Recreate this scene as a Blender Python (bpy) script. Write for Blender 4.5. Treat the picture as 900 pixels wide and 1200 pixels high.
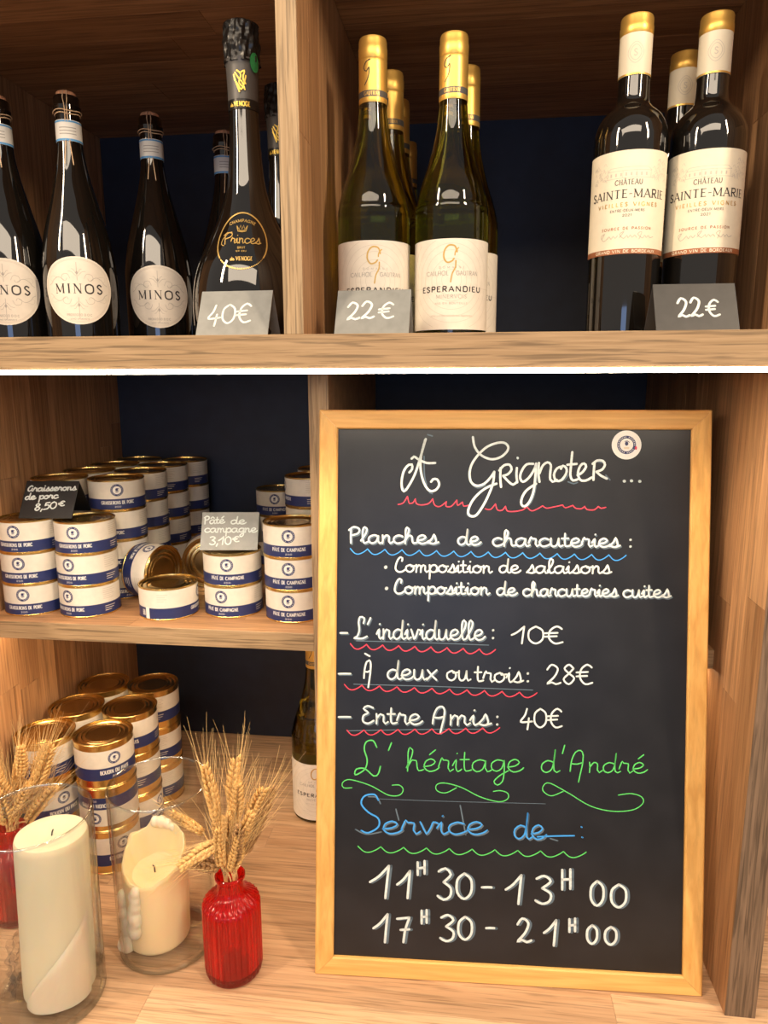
import bpy, bmesh, math, random
from mathutils import Matrix, Vector
random.seed(7)
for o in list(bpy.data.objects): bpy.data.objects.remove(o)
scene = bpy.context.scene
C = scene.collection
PI = math.pi
H0 = 1.5                                   # eye height; everything below is measured from the eye

# ---------------------------------------------------------------- camera
cam_d = bpy.data.cameras.new('camera'); cam = bpy.data.objects.new('camera', cam_d); C.objects.link(cam)
cam_d.sensor_fit = 'HORIZONTAL'; cam_d.sensor_width = 36.0
cam_d.lens = 833.3/900*36.0; cam_d.clip_start = 0.01; cam_d.clip_end = 50
R_ = Vector((0.99261697, 0.12125338, -0.00302913)); U_ = Vector((-0.01978032, 0.18646644, 0.98226219)); W_ = Vector((-0.11966745, 0.97495019, -0.18748819))
m = Matrix.Identity(4)
for i in range(3):
    m[i][0] = R_[i]; m[i][1] = U_[i]; m[i][2] = -W_[i]
m[2][3] = H0
cam.matrix_world = m
scene.camera = cam
# ---------------------------------------------------------------- world, exposure, shop lights
scene.view_settings.view_transform = 'Standard'; scene.view_settings.look = 'None'
scene.view_settings.gamma = 1.0; scene.view_settings.exposure = 0.12; scene.view_settings.use_curve_mapping = False
wd_ = bpy.data.worlds.new('World'); scene.world = wd_; wd_.use_nodes = True
wd_.node_tree.nodes['Background'].inputs[0].default_value = (1.0, 0.91, 0.83, 1)
wd_.node_tree.nodes['Background'].inputs[1].default_value = 0.40
def lamp(name, loc, target, size, power, col, sy=None):
    d = bpy.data.lights.new(name, 'AREA'); d.energy = power; d.color = col; d.size = size
    if sy: d.shape = 'RECTANGLE'; d.size_y = sy
    o = bpy.data.objects.new(name, d); C.objects.link(o); o.location = (loc[0], loc[1], loc[2]+H0)
    v = Vector((target[0]-loc[0], target[1]-loc[1], target[2]-loc[2])); o.rotation_euler = v.to_track_quat('-Z', 'Y').to_euler()
    return o
lamp('shop_ceiling_light', (-.2, -.9, 1.2), (-.1, .9, -.1), 2.0, 27, (1.0, .82, .62), .55)
lamp('shop_spot_left', (-1.3, -.35, 1.1), (.2, .9, .1), .12, 25, (1.0, .78, .55), .7)
lamp('shop_spot_right', (1.25, -.45, 1.1), (-.2, .9, .1), .12, 30, (1.0, .78, .55), .7)
lamp('shop_window', (.1, -2.8, -.1), (0, .7, 0), 1.0, 9, (.35, .55, 1.0), .9)
# ---------------------------------------------------------------- helpers
class MB:
    def __init__(s): s.v = []; s.f = []; s.m = []; s.mats = []
    def mi(s, mat):
        if mat not in s.mats: s.mats.append(mat)
        return s.mats.index(mat)
    def add(s, vs, fs, mat=None):
        k = len(s.v); s.v += [tuple(v) for v in vs]; s.f += [tuple(i+k for i in f) for f in fs]
        s.m += [s.mi(mat)]*len(fs); return s
    def mesh(s, name, smooth=True, ang=35, bevel=0):
        me = bpy.data.meshes.new(name); me.from_pydata(s.v, [], s.f)
        for mt in s.mats: me.materials.append(mt)
        me.polygons.foreach_set('material_index', s.m)
        if bevel:
            bm = bmesh.new(); bm.from_mesh(me)
            bmesh.ops.bevel(bm, geom=bm.edges[:], offset=bevel, segments=1, affect='EDGES'); bm.to_mesh(me); bm.free()
        if smooth:
            me.polygons.foreach_set('use_smooth', [True]*len(me.polygons)); me.set_sharp_from_angle(angle=math.radians(ang))
        me.update(); return me
def put(name, mb, parent=None, smooth=True, ang=35, loc=None, rot=None, bevel=0):
    me = mb if isinstance(mb, bpy.types.Mesh) else mb.mesh(name, smooth, ang, bevel)
    o = bpy.data.objects.new(name, me); C.objects.link(o)
    if parent: o.parent = parent
    if loc: o.location = loc
    if rot: o.rotation_euler = rot
    return o
def tag(o, label=None, cat=None, group=None, kind=None):
    for k, v in (('label', label), ('category', cat), ('group', group), ('kind', kind)):
        if v: o[k] = v
    return o
def empty(name, x, y, z, rz=0, label=None, cat=None, group=None):
    o = bpy.data.objects.new(name, None); C.objects.link(o); o.empty_display_size = .02
    o.location = (x, y, z+H0); o.rotation_euler = (0, 0, rz); return tag(o, label, cat, group)
def copy_tree(o, parent=None):
    c = o.copy(); C.objects.link(c); c.parent = parent
    for ch in list(o.children): copy_tree(ch, c)
    return c
def drop(o):
    for ch in list(o.children): drop(ch)
    bpy.data.objects.remove(o)
def box(mb, x0, x1, y0, y1, z0, z1, mat):
    return mb.add([(x0,y0,z0),(x1,y0,z0),(x1,y1,z0),(x0,y1,z0),(x0,y0,z1),(x1,y0,z1),(x1,y1,z1),(x0,y1,z1)],
                  [(0,3,2,1),(4,5,6,7),(0,1,5,4),(1,2,6,5),(2,3,7,6),(3,0,4,7)], mat)
def lathe(mb, prof, mat, n=48, rf=None, cap=True):
    vs = []; fs = []
    for (r, z) in prof:
        for i in range(n):
            a = 2*PI*i/n; rr = rf(r, z, a) if rf else r
            vs.append((rr*math.cos(a), rr*math.sin(a), z))
    for j in range(len(prof)-1):
        for i in range(n):
            fs.append((j*n+i, j*n+(i+1) % n, (j+1)*n+(i+1) % n, (j+1)*n+i))
    if cap:
        if prof[0][0] > 1e-5: fs.append(tuple(range(n-1, -1, -1)))
        k = (len(prof)-1)*n
        if prof[-1][0] > 1e-5: fs.append(tuple(range(k, k+n)))
    return mb.add(vs, fs, mat)
def smooth_prof(pts, step=.004):
    out = []
    for i in range(len(pts)-1):
        p0 = pts[max(i-1, 0)]; p1 = pts[i]; p2 = pts[i+1]; p3 = pts[min(i+2, len(pts)-1)]
        L = math.dist(p1, p2); n = max(1, int(L/step))
        for k in range(n):
            t = k/n
            out.append(tuple(.5*((2*p1[d])+(-p0[d]+p2[d])*t+(2*p0[d]-5*p1[d]+4*p2[d]-p3[d])*t*t+(-p0[d]+3*p1[d]-3*p2[d]+p3[d])*t**3) for d in range(len(p1))))
    out.append(tuple(pts[-1])); return out
def tube(mb, pts, r, mat, n=6, taper=1.0):
    pts = [Vector(p) for p in pts]; vs = []; fs = []
    for i, p in enumerate(pts):
        t = (pts[min(i+1, len(pts)-1)]-pts[max(i-1, 0)]).normalized()
        a = t.cross(Vector((0, .2, 1)));
        if a.length < 1e-3: a = t.cross(Vector((1, 0, 0)))
        a.normalize(); b = t.cross(a); rr = r*(1+(taper-1)*i/(len(pts)-1))
        for k in range(n):
            q = 2*PI*k/n; vs.append(p+(a*math.cos(q)+b*math.sin(q))*rr)
    for i in range(len(pts)-1):
        for k in range(n): fs.append((i*n+k, i*n+(k+1) % n, (i+1)*n+(k+1) % n, (i+1)*n+k))
    fs.append(tuple(range(n-1, -1, -1))); k = (len(pts)-1)*n; fs.append(tuple(range(k, k+n)))
    return mb.add(vs, fs, mat)
def interp(prof, z):
    for (r0, z0), (r1, z1) in zip(prof, prof[1:]):
        if z0 <= z <= z1 and z1 > z0: return r0+(r1-r0)*(z-z0)/(z1-z0)
    return prof[-1][0]
# --- flat print: every mapping takes (s right, t up, off outward) -> 3D
def cyl_map(R, a0=-PI/2, prof=None, zc=None):
    Rc = interp(prof, zc) if prof else R
    def f(s, t, off):
        r0 = interp(prof, t) if prof else R; r = r0+off; a = a0+s/r0
        return (r*math.cos(a), r*math.sin(a), t)
    return f
def ribbon(mb, fm, pts, w, off, mat, curve=True, step=.0015, caps=True):
    if curve and len(pts) > 2: pts = smooth_prof(pts, step)
    else:
        o = []
        for a, b in zip(pts, pts[1:]):
            n = max(1, int(math.dist(a, b)/.004))
            o += [(a[0]+(b[0]-a[0])*k/n, a[1]+(b[1]-a[1])*k/n) for k in range(n)]
        pts = o+[pts[-1]]
    q = [pts[0]]
    for p in pts[1:]:
        if math.dist(p, q[-1]) > 1e-5: q.append(p)
    pts = q
    vs = []; fs = []
    if len(pts) > 1:
        for i, p in enumerate(pts):
            a = pts[max(i-1, 0)]; b = pts[min(i+1, len(pts)-1)]
            dx, dy = b[0]-a[0], b[1]-a[1]; L = math.hypot(dx, dy) or 1
            nx, ny = -dy/L*w/2, dx/L*w/2
            vs += [fm(p[0]+nx, p[1]+ny, off), fm(p[0]-nx, p[1]-ny, off)]
        fs = [(2*i, 2*i+1, 2*i+3, 2*i+2) for i in range(len(pts)-1)]
    if caps:
        for p in (pts[0], pts[-1]):
            k = len(vs); vs += [fm(p[0]+w/2*math.cos(i*PI/4), p[1]+w/2*math.sin(i*PI/4), off) for i in range(8)]
            fs.append(tuple(range(k, k+8)))
    mb.add(vs, fs, mat)
def panel(mb, fm, s0, s1, t0, t1, off, mat, ns=1, nt=1):
    vs = [fm(s0+(s1-s0)*i/ns, t0+(t1-t0)*j/nt, off) for j in range(nt+1) for i in range(ns+1)]
    fs = [(j*(ns+1)+i, j*(ns+1)+i+1, (j+1)*(ns+1)+i+1, (j+1)*(ns+1)+i) for j in range(nt) for i in range(ns)]
    mb.add(vs, fs, mat)
def disc(mb, fm, s, t, rs, rt, off, mat, n=32, rings=4, egg=0, inner=0):
    vs = []; fs = []
    for j in range(rings+1):
        k = inner+(1-inner)*j/rings
        for i in range(n):
            a = 2*PI*i/n; c, d = math.cos(a), math.sin(a)
            vs.append(fm(s+rs*k*c*(1-egg*d), t+rt*k*d, off))
    for j in range(rings):
        for i in range(n): fs.append((j*n+i, j*n+(i+1) % n, (j+1)*n+(i+1) % n, (j+1)*n+i))
    mb.add(vs, fs, mat)
# --- lettering: capitals (thick/thin strokes) and a cursive hand
CAPS = {
'A':(.8,'t .05,0 .4,1;T .4,1 .76,0;t .18,.34 .62,.34'),'B':(.7,'T .14,0 .14,1;C .14,.98 .5,.95 .5,.58 .14,.53;C .14,.53 .62,.48 .6,.05 .14,.02'),
'C':(.8,'C .74,.8 .45,1 .1,.75 .1,.25 .45,0 .76,.2'),'D':(.8,'T .14,0 .14,1;C .14,.98 .6,.95 .72,.5 .6,.05 .14,.02'),
'E':(.65,'T .14,0 .14,1;t .14,.98 .58,.98;t .14,.52 .48,.52;t .14,.02 .6,.02'),'G':(.85,'C .74,.8 .45,1 .1,.75 .1,.25 .45,0 .74,.15;T .74,.1 .74,.45;t .5,.45 .78,.45'),
'H':(.8,'T .14,0 .14,1;T .66,0 .66,1;t .14,.5 .66,.5'),'I':(.3,'T .15,0 .15,1'),'L':(.6,'T .14,0 .14,1;t .14,.02 .55,.02'),
'M':(1.0,'t .12,0 .12,1;T .12,1 .5,.1;t .5,.1 .86,1;T .86,1 .86,0'),'N':(.85,'t .13,0 .13,1;T .13,1 .72,0;t .72,0 .72,1'),
'O':(.9,'C .45,1 .1,.8 .1,.2 .45,0 .8,.2 .8,.8 .45,1'),'P':(.68,'T .14,0 .14,1;C .14,.98 .58,.95 .58,.5 .14,.46'),
'R':(.75,'T .14,0 .14,1;C .14,.98 .58,.95 .56,.53 .14,.48;T .32,.48 .68,0'),'S':(.62,'C .54,.82 .3,1 .08,.78 .3,.52 .56,.28 .32,0 .06,.18'),
'T':(.7,'T .35,0 .35,1;t .05,.97 .65,.97'),'U':(.8,'C .12,1 .12,.3 .4,0 .68,.3 .68,1'),'V':(.8,'T .05,1 .4,0;t .4,0 .75,1'),'X':(.75,'T .05,1 .68,0;t .68,1 .05,0'),
'Y':(.75,'T .05,1 .36,.5;t .68,1 .36,.5;T .36,.5 .36,0'),'-':(.4,'t .05,.45 .35,.45'),"'":(.2,'t .1,1 .1,.75'),'.':(.25,'T .12,.02 .14,.04'),
'2':(.6,'C .08,.75 .3,1 .52,.75 .3,.35 .06,.03;t .06,.03 .56,.03'),'0':(.6,'C .3,1 .06,.7 .06,.3 .3,0 .54,.3 .54,.7 .3,1'),'1':(.4,'T .22,0 .22,1;t .08,.8 .22,1'),
' ':(.4,''),'Z':(.7,'t .08,.97 .62,.97;T .62,.97 .06,.03;t .06,.03 .64,.03'),
}
CAPS['Â'] = (.8, CAPS['A'][1]+';t .25,1.12 .4,1.28;t .4,1.28 .55,1.12'); CAPS['É'] = (.65, CAPS['E'][1]+';t .3,1.1 .5,1.3')
def caps(mb, fm, text, cs, ct, h, mat, off, width=None, thick=.16, thin=.08, serif=True, track=.12, arc=None):
    tot = sum(CAPS[c][0]+track for c in text)-track; sx = (width/tot) if width else h; x = -tot*sx/2
    for ch in text:
        wd0, spec = CAPS[ch]
        for st in filter(None, spec.split(';')):
            k, *pp = st.split(); pts = [tuple(map(float, q.split(','))) for q in pp]
            wv = (thick if k in 'TC' else thin)*h
            def pl(p):
                s, t = x+p[0]*sx, p[1]*h
                if arc: a = s/arc; return (cs+(arc+t)*math.sin(a), ct+(arc+t)*math.cos(a)-arc)
                return (cs+s, ct+t)
            ribbon(mb, fm, [pl(p) for p in pts], wv, off, mat, curve=(k in 'Cc'), step=max(h*.09, .0005), caps=False)
            if serif and k in 'Tt' and abs(pts[0][0]-pts[-1][0]) < .4:
                for p in (pts[0], pts[-1]):
                    if p[1] in (0, 1): ribbon(mb, fm, [pl((p[0]-.12, p[1])), pl((p[0]+.12, p[1]))], thin*h*.8, off, mat, curve=False, caps=False)
        x += (wd0+track)*sx
HAND = {
'a':(1.1,'.85,.85 .5,1 .1,.75 .05,.3 .3,0 .65,.2 .85,.9;.85,.9 .82,.3 .95,0 1.2,.15'),'c':(.9,'.8,.85 .5,1 .12,.75 .08,.3 .35,0 .7,.1 .95,.3'),
'd':(1.1,'.8,.85 .45,1 .1,.7 .08,.25 .35,0 .7,.3 .85,1.2 .9,1.9;.9,1.9 .82,.8 .85,.15 1,0 1.2,.15'),'e':(.95,'.05,.4 .5,.5 .75,.8 .5,1.05 .15,.8 .1,.3 .4,0 .8,.12 1,.35'),
'g':(1.0,'.8,.9 .45,1 .1,.7 .12,.25 .4,.05 .7,.3 .85,.95;.85,.95 .85,0 .75,-.8 .45,-1.1 .25,-.8 .6,-.3 1.1,.1'),
'h':(1.05,'.05,.3 .35,1.2 .42,1.8 .25,2 .15,1.6 .15,.8 .12,0;.15,.4 .4,.95 .65,.9 .7,.4 .8,.05 1.1,.15'),'i':(.5,'.0,.5 .22,1 .2,.35 .32,0 .55,.2;.26,1.5 .28,1.53'),
'l':(.6,'0,.3 .4,1.2 .48,1.8 .3,2 .15,1.6 .15,.5 .3,0 .6,.2'),'m':(1.35,'.1,1 .12,.5 .1,0;.12,.5 .35,.98 .55,.85 .56,0;.57,.5 .8,.98 1,.85 1,.25 1.15,0 1.35,.2'),
'n':(.95,'.1,1 .12,.5 .1,0;.12,.5 .38,.98 .62,.85 .62,.25 .75,0 .95,.2'),'o':(1.0,'.5,1 .1,.75 .1,.25 .45,0 .8,.3 .8,.75 .5,1 .6,.78 1,.85'),
'p':(.95,'.1,1 .12,0 .1,-.9;.12,.4 .3,.9 .65,1 .85,.6 .7,.1 .35,.02 .15,.25;.6,.03 .95,.2'),'r':(.85,'0,.4 .2,1.15 .3,.95 .6,.9 .58,.3 .7,0 .9,.2'),
's':(.8,'0,.1 .35,.7 .48,1.15 .6,.7 .65,.2 .4,0 .12,.12;.5,0 .85,.2'),'t':(.65,'.22,1.6 .2,.5 .3,.05 .65,.15;-.05,1 .5,1.02'),'u':(1.05,'.1,1 .1,.3 .3,0 .6,.2 .75,1;.75,1 .76,.3 .9,0 1.1,.15'),
'v':(.85,'.05,1 .25,.3 .35,0 .55,.5 .68,1 .9,.9'),'x':(.9,'.1,1 .4,.5 .8,0;.8,1 .4,.5 .05,0'),'P':(.95,'.12,0 .1,.9 .12,1.8;-.05,1.6 .35,2 .8,1.75 .7,1.2 .15,.95'),
'C':(1.1,'.75,1.5 .8,1.9 .6,2.05 .35,1.7 .15,1 .12,.35 .4,0 .8,.05 1.05,.3'),'L':(1.0,'.75,1.5 .8,2 .5,2.1 .4,1.6 .45,.8 .3,.2 .05,.05 .3,0 .7,0 1,.2'),
'E':(1.0,'.85,1.6 .45,1.8 .15,1.5 .5,1.1 .15,.8 .12,.2 .5,0 .9,.3'),'A':(1.05,'.0,.1 .08,1.0 .3,1.7 .6,1.85 .75,1.5 .72,.7 .62,0 .5,-.8;.05,.75 .4,.7 .75,.85'),
'G':(1.2,'.9,1.5 .6,1.7 .15,1.1 .1,.4 .4,.1 .8,.5 .9,.9;.9,.9 .85,.2 1.1,.1'),'`':(1.0,'.1,2.5 .6,2.25'),"'":(.4,'.25,2 .05,1.4'),':':(.4,'.2,.95 .22,.97;.2,.12 .22,.14'),
'.':(.4,'.2,.3 .24,.34'),'-':(.8,'0,.8 .4,.82 .75,.8'),'0':(1.05,'.5,2 .1,1.5 .1,.5 .5,0 .9,.5 .9,1.5 .5,2'),'1':(.95,'0,1 .35,1.35 .75,2;.75,2 .68,1 .62,0'),
'2':(1.05,'.1,1.5 .4,2 .8,1.6 .6,.8 .1,.05 .4,.2 .7,0 1,.15'),'3':(1.0,'.1,1.8 .5,2 .85,1.6 .4,1.1;.4,1.1 .85,.7 .8,.15 .4,-.05 .05,.2'),'4':(1.0,'.5,2 .35,1.3 .05,.6 .9,.65;.65,1 .6,.3 .55,-.2'),
'5':(1.0,'.85,2 .3,1.95;.3,1.95 .22,1.2;.22,1.2 .6,1.3 .85,.9 .7,.2 .1,.05'),'7':(1.0,'.05,1.9 .9,2;.9,2 .62,1 .5,0;.3,1 .9,1.05'),'8':(1.0,'.8,1.6 .5,2 .2,1.6 .5,1.1 .85,.6 .5,0 .15,.5 .5,1.1 .8,1.6'),
'€':(1.1,'1.0,1.7 .7,2 .3,1.5 .25,.6 .6,0 1.05,.15;0,1.2 .75,1.25;0,.8 .7,.85'),',':(.4,'.25,.2 .1,-.4'),'H':(.95,'.1,2 .12,0;.8,2 .82,0;.1,1 .82,1'),' ':(.7,''),
}
for b, a in (('é','e'),('è','e')): HAND[b] = (HAND[a][0], HAND[a][1]+';.4,1.4 .75,1.8')
HAND['â'] = (1.1, HAND['a'][1]+';.2,1.4 .5,1.75 .8,1.4')
def hand(mb, fm, text, p0, p1, xh, w, mat, off, jit=0):
    tot = sum(HAND[c][0] for c in text); L = math.dist(p0, p1); sx = L/tot
    ux, uy = (p1[0]-p0[0])/L, (p1[1]-p0[1])/L; x = 0
    for ch in text:
        for st in filter(None, HAND[ch][1].split(';')):
            pts = [tuple(map(float, q.split(','))) for q in st.split()]
            pts = [(p0[0]+(x+a*sx)*ux, p0[1]+(x+a*sx)*uy+b*xh+jit) for a, b in pts]
            ribbon(mb, fm, pts, w, off, mat, step=xh*.18)
        x += HAND[ch][0]*sx
# ---------------------------------------------------------------- materials
def mat(name, col, rough=.5, metal=0, **kw):
    m = bpy.data.materials.new(name); m.use_nodes = True; b = m.node_tree.nodes['Principled BSDF']
    b.inputs['Base Color'].default_value = (*col, 1); b.inputs['Roughness'].default_value = rough; b.inputs['Metallic'].default_value = metal
    for k, v in kw.items():
        if isinstance(v, tuple) and len(v) == 3 and 'Radius' not in k: v = (*v, 1)
        b.inputs[k.replace('_', ' ')].default_value = v
    return m
def grainy(m, scale, amount, rough_var=0, bump=0, stretch=(1,1,1)):
    nt = m.node_tree; N = nt.nodes; L = nt.links; b = N['Principled BSDF']; col = tuple(b.inputs['Base Color'].default_value)
    g = N.new('ShaderNodeNewGeometry'); mp = N.new('ShaderNodeMapping'); mp.inputs['Scale'].default_value = stretch
    n = N.new('ShaderNodeTexNoise'); n.inputs['Scale'].default_value = scale; n.inputs['Detail'].default_value = 5
    L.new(g.outputs['Position'], mp.inputs[0]); L.new(mp.outputs[0], n.inputs['Vector'])
    r = N.new('ShaderNodeValToRGB'); r.color_ramp.elements[0].position = .3; r.color_ramp.elements[1].position = .7
    r.color_ramp.elements[0].color = (*[c*(1-amount) for c in col[:3]], 1); r.color_ramp.elements[1].color = (*[min(1, c*(1+amount)) for c in col[:3]], 1)
    L.new(n.outputs['Fac'], r.inputs[0]); L.new(r.outputs[0], b.inputs['Base Color'])
    if bump:
        bp = N.new('ShaderNodeBump'); bp.inputs['Strength'].default_value = bump; bp.inputs['Distance'].default_value = .001
        L.new(n.outputs['Fac'], bp.inputs['Height']); L.new(bp.outputs[0], b.inputs['Normal'])
    return m
def wood(name, c1, c2, axis, rough=.42, pore=.35, var=.38, fine=330, tint=(1.0, .93, .86), big=130):
    """oak grain running along one world axis; every object gets its own offset and tone"""
    m = bpy.data.materials.new(name); m.use_nodes = True; nt = m.node_tree; N = nt.nodes; L = nt.links; b = N['Principled BSDF']
    b.inputs['Roughness'].default_value = rough; b.inputs['Specular IOR Level'].default_value = .35
    g = N.new('ShaderNodeNewGeometry'); oi = N.new('ShaderNodeObjectInfo')
    mul = N.new('ShaderNodeVectorMath'); mul.operation = 'SCALE'; mul.inputs[0].default_value = (3.1, 7.3, 5.7); L.new(oi.outputs['Random'], mul.inputs['Scale'])
    ad = N.new('ShaderNodeVectorMath'); ad.operation = 'ADD'; L.new(g.outputs['Position'], ad.inputs[0]); L.new(mul.outputs[0], ad.inputs[1])
    def noise(sc, st, det):
        mp = N.new('ShaderNodeMapping'); v = [1, 1, 1]; v[axis] = st; mp.inputs['Scale'].default_value = v
        n = N.new('ShaderNodeTexNoise'); n.inputs['Scale'].default_value = sc; n.inputs['Detail'].default_value = det; n.inputs['Distortion'].default_value = .6
        L.new(ad.outputs[0], mp.inputs[0]); L.new(mp.outputs[0], n.inputs['Vector']); return n
    n1 = noise(big, .035, 6); n2 = noise(fine, .035, 4)
    r1 = N.new('ShaderNodeValToRGB'); r1.color_ramp.elements[0].position = .32; r1.color_ramp.elements[1].position = .68
    r1.color_ramp.elements[0].color = (*c2, 1); r1.color_ramp.elements[1].color = (*c1, 1); L.new(n1.outputs['Fac'], r1.inputs[0])
    r2 = N.new('ShaderNodeValToRGB'); r2.color_ramp.elements[0].position = .36; r2.color_ramp.elements[1].position = .5
    r2.color_ramp.elements[0].color = (1-pore, 1-pore, 1-pore, 1); r2.color_ramp.elements[1].color = (1, 1, 1, 1); L.new(n2.outputs['Fac'], r2.inputs[0])
    mx = N.new('ShaderNodeMixRGB'); mx.blend_type = 'MULTIPLY'; mx.inputs[0].default_value = 1; L.new(r1.outputs[0], mx.inputs[1]); L.new(r2.outputs[0], mx.inputs[2])
    rt = N.new('ShaderNodeValToRGB'); rt.color_ramp.elements[0].color = (1-var, (1-var)*tint[1]/tint[0]*.98, (1-var)*tint[2], 1); rt.color_ramp.elements[1].color = (1, 1, 1, 1)
    L.new(oi.outputs['Random'], rt.inputs[0])
    mx2 = N.new('ShaderNodeMixRGB'); mx2.blend_type = 'MULTIPLY'; mx2.inputs[0].default_value = 1; L.new(mx.outputs[0], mx2.inputs[1]); L.new(rt.outputs[0], mx2.inputs[2])
    L.new(mx2.outputs[0], b.inputs['Base Color'])
    bp = N.new('ShaderNodeBump'); bp.inputs['Strength'].default_value = .12; bp.inputs['Distance'].default_value = .0005
    L.new(n2.outputs['Fac'], bp.inputs['Height']); L.new(bp.outputs[0], b.inputs['Normal'])
    return m
OAK1, OAK2 = (.66, .38, .19), (.42, .22, .10)
stave_x = wood('oak stave along', OAK1, OAK2, 0); stave_z = wood('oak stave upright', OAK1, OAK2, 2); 
WT1, WT2 = (.80, .54, .33), (.58, .36, .20)
top_x = wood('worktop oak', WT1, WT2, 0, rough=.35, var=.3)
edge_x = wood('oak edge band along', (.44, .31, .175), (.33, .225, .12), 0, pore=.45, var=.05, rough=.5, big=360)
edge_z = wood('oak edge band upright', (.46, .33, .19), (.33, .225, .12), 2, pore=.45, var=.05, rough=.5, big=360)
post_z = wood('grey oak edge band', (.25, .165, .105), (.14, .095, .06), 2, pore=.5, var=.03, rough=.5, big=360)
core = grainy(mat('oak core', (.42, .25, .13), .5), 60, .2, stretch=(.1, 1, 1))
pine_x = wood('pine rail along', (.82, .50, .16), (.68, .37, .10), 0, pore=.12, var=.06, fine=140)
pine_z = wood('pine rail upright', (.82, .50, .16), (.68, .37, .10), 2, pore=.12, var=.06, fine=140)
navy_back = grainy(mat('navy back board', (.015, .021, .041), .55), 30, .15)
slate = grainy(mat('blackboard black', (.010, .010, .0115), .36), 22, .3)
slate_sheen = grainy(mat('slate card painted sheen', (.23, .235, .22), .38), 90, .1); slate_low_sheen = grainy(mat('slate card low painted sheen', (.055, .053, .050), .40), 90, .1)  # card greys carry painted reflected light, more in the first than the second
ink = {'white': grainy(mat('chalk marker white', (.68, .74, .72), .7), 300, .12), 'ghost': mat('wiped chalk ghost', (.10, .145, .185), .7),
       'red': mat('chalk marker red', (.72, .05, .09), .6), 'blue': mat('chalk marker blue', (.05, .33, .80), .6), 'green': mat('chalk marker green', (.10, .60, .13), .6)}
paper = grainy(mat('label paper', (.72, .66, .56), .55), 120, .04)
paper_white = mat('label paper white', (.80, .78, .72), .5)
navy_ink = mat('navy label ink', (.020, .030, .115), .4); white_ink = mat('white label ink', (.75, .74, .70), .5)
dark_ink = mat('dark label ink', (.03, .025, .025), .5); grey_ink = mat('grey label ink', (.38, .35, .31), .6); faint_ink = mat('faint label ink', (.55, .49, .41), .6)
gold_ink = mat('gold label ink', (.62, .40, .12), .35, .6); copper_ink = mat('copper label ink', (.38, .14, .06), .4, .3)
bright_gold = mat('bright gold print', (.90, .62, .10), .35, .3)
gold = grainy(mat('gold lacquered tin', (.80, .56, .20), .27, 1.0), 60, .08); 
gold_lid = mat('gold tin lid', (.70, .50, .21), .24, 1.0)
gold_cap = mat('gold foil capsule', (.80, .50, .12), .38, .75); cream_cap = mat('cream capsule', (.74, .66, .50), .45)
black_foil = mat('black foil', (.02, .019, .018), .3, .5); grey_foil = mat('grey foil band', (.09, .085, .08), .45, .2)
dark_glass = mat('dark bottle glass', (.006, .005, .004), .04, Coat_Weight=.6, Coat_Roughness=.02)
dark_glass.node_tree.nodes['Principled BSDF'].inputs['IOR'].default_value = 1.52
green_glass = mat('olive bottle glass', (.42, .38, .035), .0, Transmission_Weight=1.0, IOR=1.5)
cork = grainy(mat('cork', (.68, .33, .17), .8), 400, .3); twine = grainy(mat('twine', (.72, .50, .30), .9), 900, .3)
band_blue = mat('blue band border', (.10, .35, .68), .5)
led = bpy.data.materials.new('led diffuser'); led.use_nodes = True
e_ = led.node_tree.nodes['Principled BSDF']; e_.inputs['Emission Color'].default_value = (1.0, .83, .62, 1); e_.inputs['Emission Strength'].default_value = 54.0
def clear_glass(name, tint, edge, base=.05, slope=.9):
    """thin clear wall: straight-through light plus fresnel gloss"""
    m = bpy.data.materials.new(name); m.use_nodes = True; nt = m.node_tree; N = nt.nodes; L = nt.links; N.remove(N['Principled BSDF'])
    t = N.new('ShaderNodeBsdfTransparent'); g = N.new('ShaderNodeBsdfGlossy'); g.inputs['Roughness'].default_value = .02
    lw = N.new('ShaderNodeLayerWeight'); lw.inputs['Blend'].default_value = .5
    r = N.new('ShaderNodeValToRGB'); r.color_ramp.elements[0].color = (*tint, 1); r.color_ramp.elements[1].color = (*edge, 1); r.color_ramp.elements[0].position = .7
    pw = N.new('ShaderNodeMath'); pw.operation = 'POWER'; pw.inputs[1].default_value = 4.0; L.new(lw.outputs['Facing'], pw.inputs[0])
    fr = N.new('ShaderNodeMath'); fr.operation = 'MULTIPLY_ADD'; fr.inputs[1].default_value = slope; fr.inputs[2].default_value = base; L.new(pw.outputs[0], fr.inputs[0])
    L.new(lw.outputs['Facing'], r.inputs[0]); L.new(r.outputs[0], t.inputs[0])
    mx = N.new('ShaderNodeMixShader'); L.new(fr.outputs[0], mx.inputs[0]); L.new(t.outputs[0], mx.inputs[1]); L.new(g.outputs[0], mx.inputs[2])
    L.new(mx.outputs[0], N['Material Output'].inputs[0]); return m
clear = clear_glass('clear glass', (.985, .99, .985), (.80, .87, .84))
red_glass = mat('red pressed glass', (.86, .018, .010), .02, Transmission_Weight=.85, IOR=1.4)
wax = mat('ivory wax', (.66, .60, .43), .45, Subsurface_Weight=.5, Subsurface_Scale=.02); wax.node_tree.nodes['Principled BSDF'].inputs['Subsurface Radius'].default_value = (1, .6, .35)
wax_y = mat('yellow wax', (.86, .66, .38), .42, Subsurface_Weight=.6, Subsurface_Scale=.02); wax_y.node_tree.nodes['Principled BSDF'].inputs['Subsurface Radius'].default_value = (1, .6, .3)
wax_spill_m = mat('spilled wax', (.68, .59, .45), .3, Subsurface_Weight=.5, Subsurface_Scale=.01)
wick_m = mat('burnt wick', (.01, .008, .006), .8)
def straw(name, c):
    m = mat(name, c, .6); return grainy(m, 500, .35)
straw_m = straw('wheat straw', (.74, .50, .21)); grain_m = straw('wheat grain', (.70, .43, .15)); grain_d = straw('dark wheat grain', (.36, .20, .08))
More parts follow.
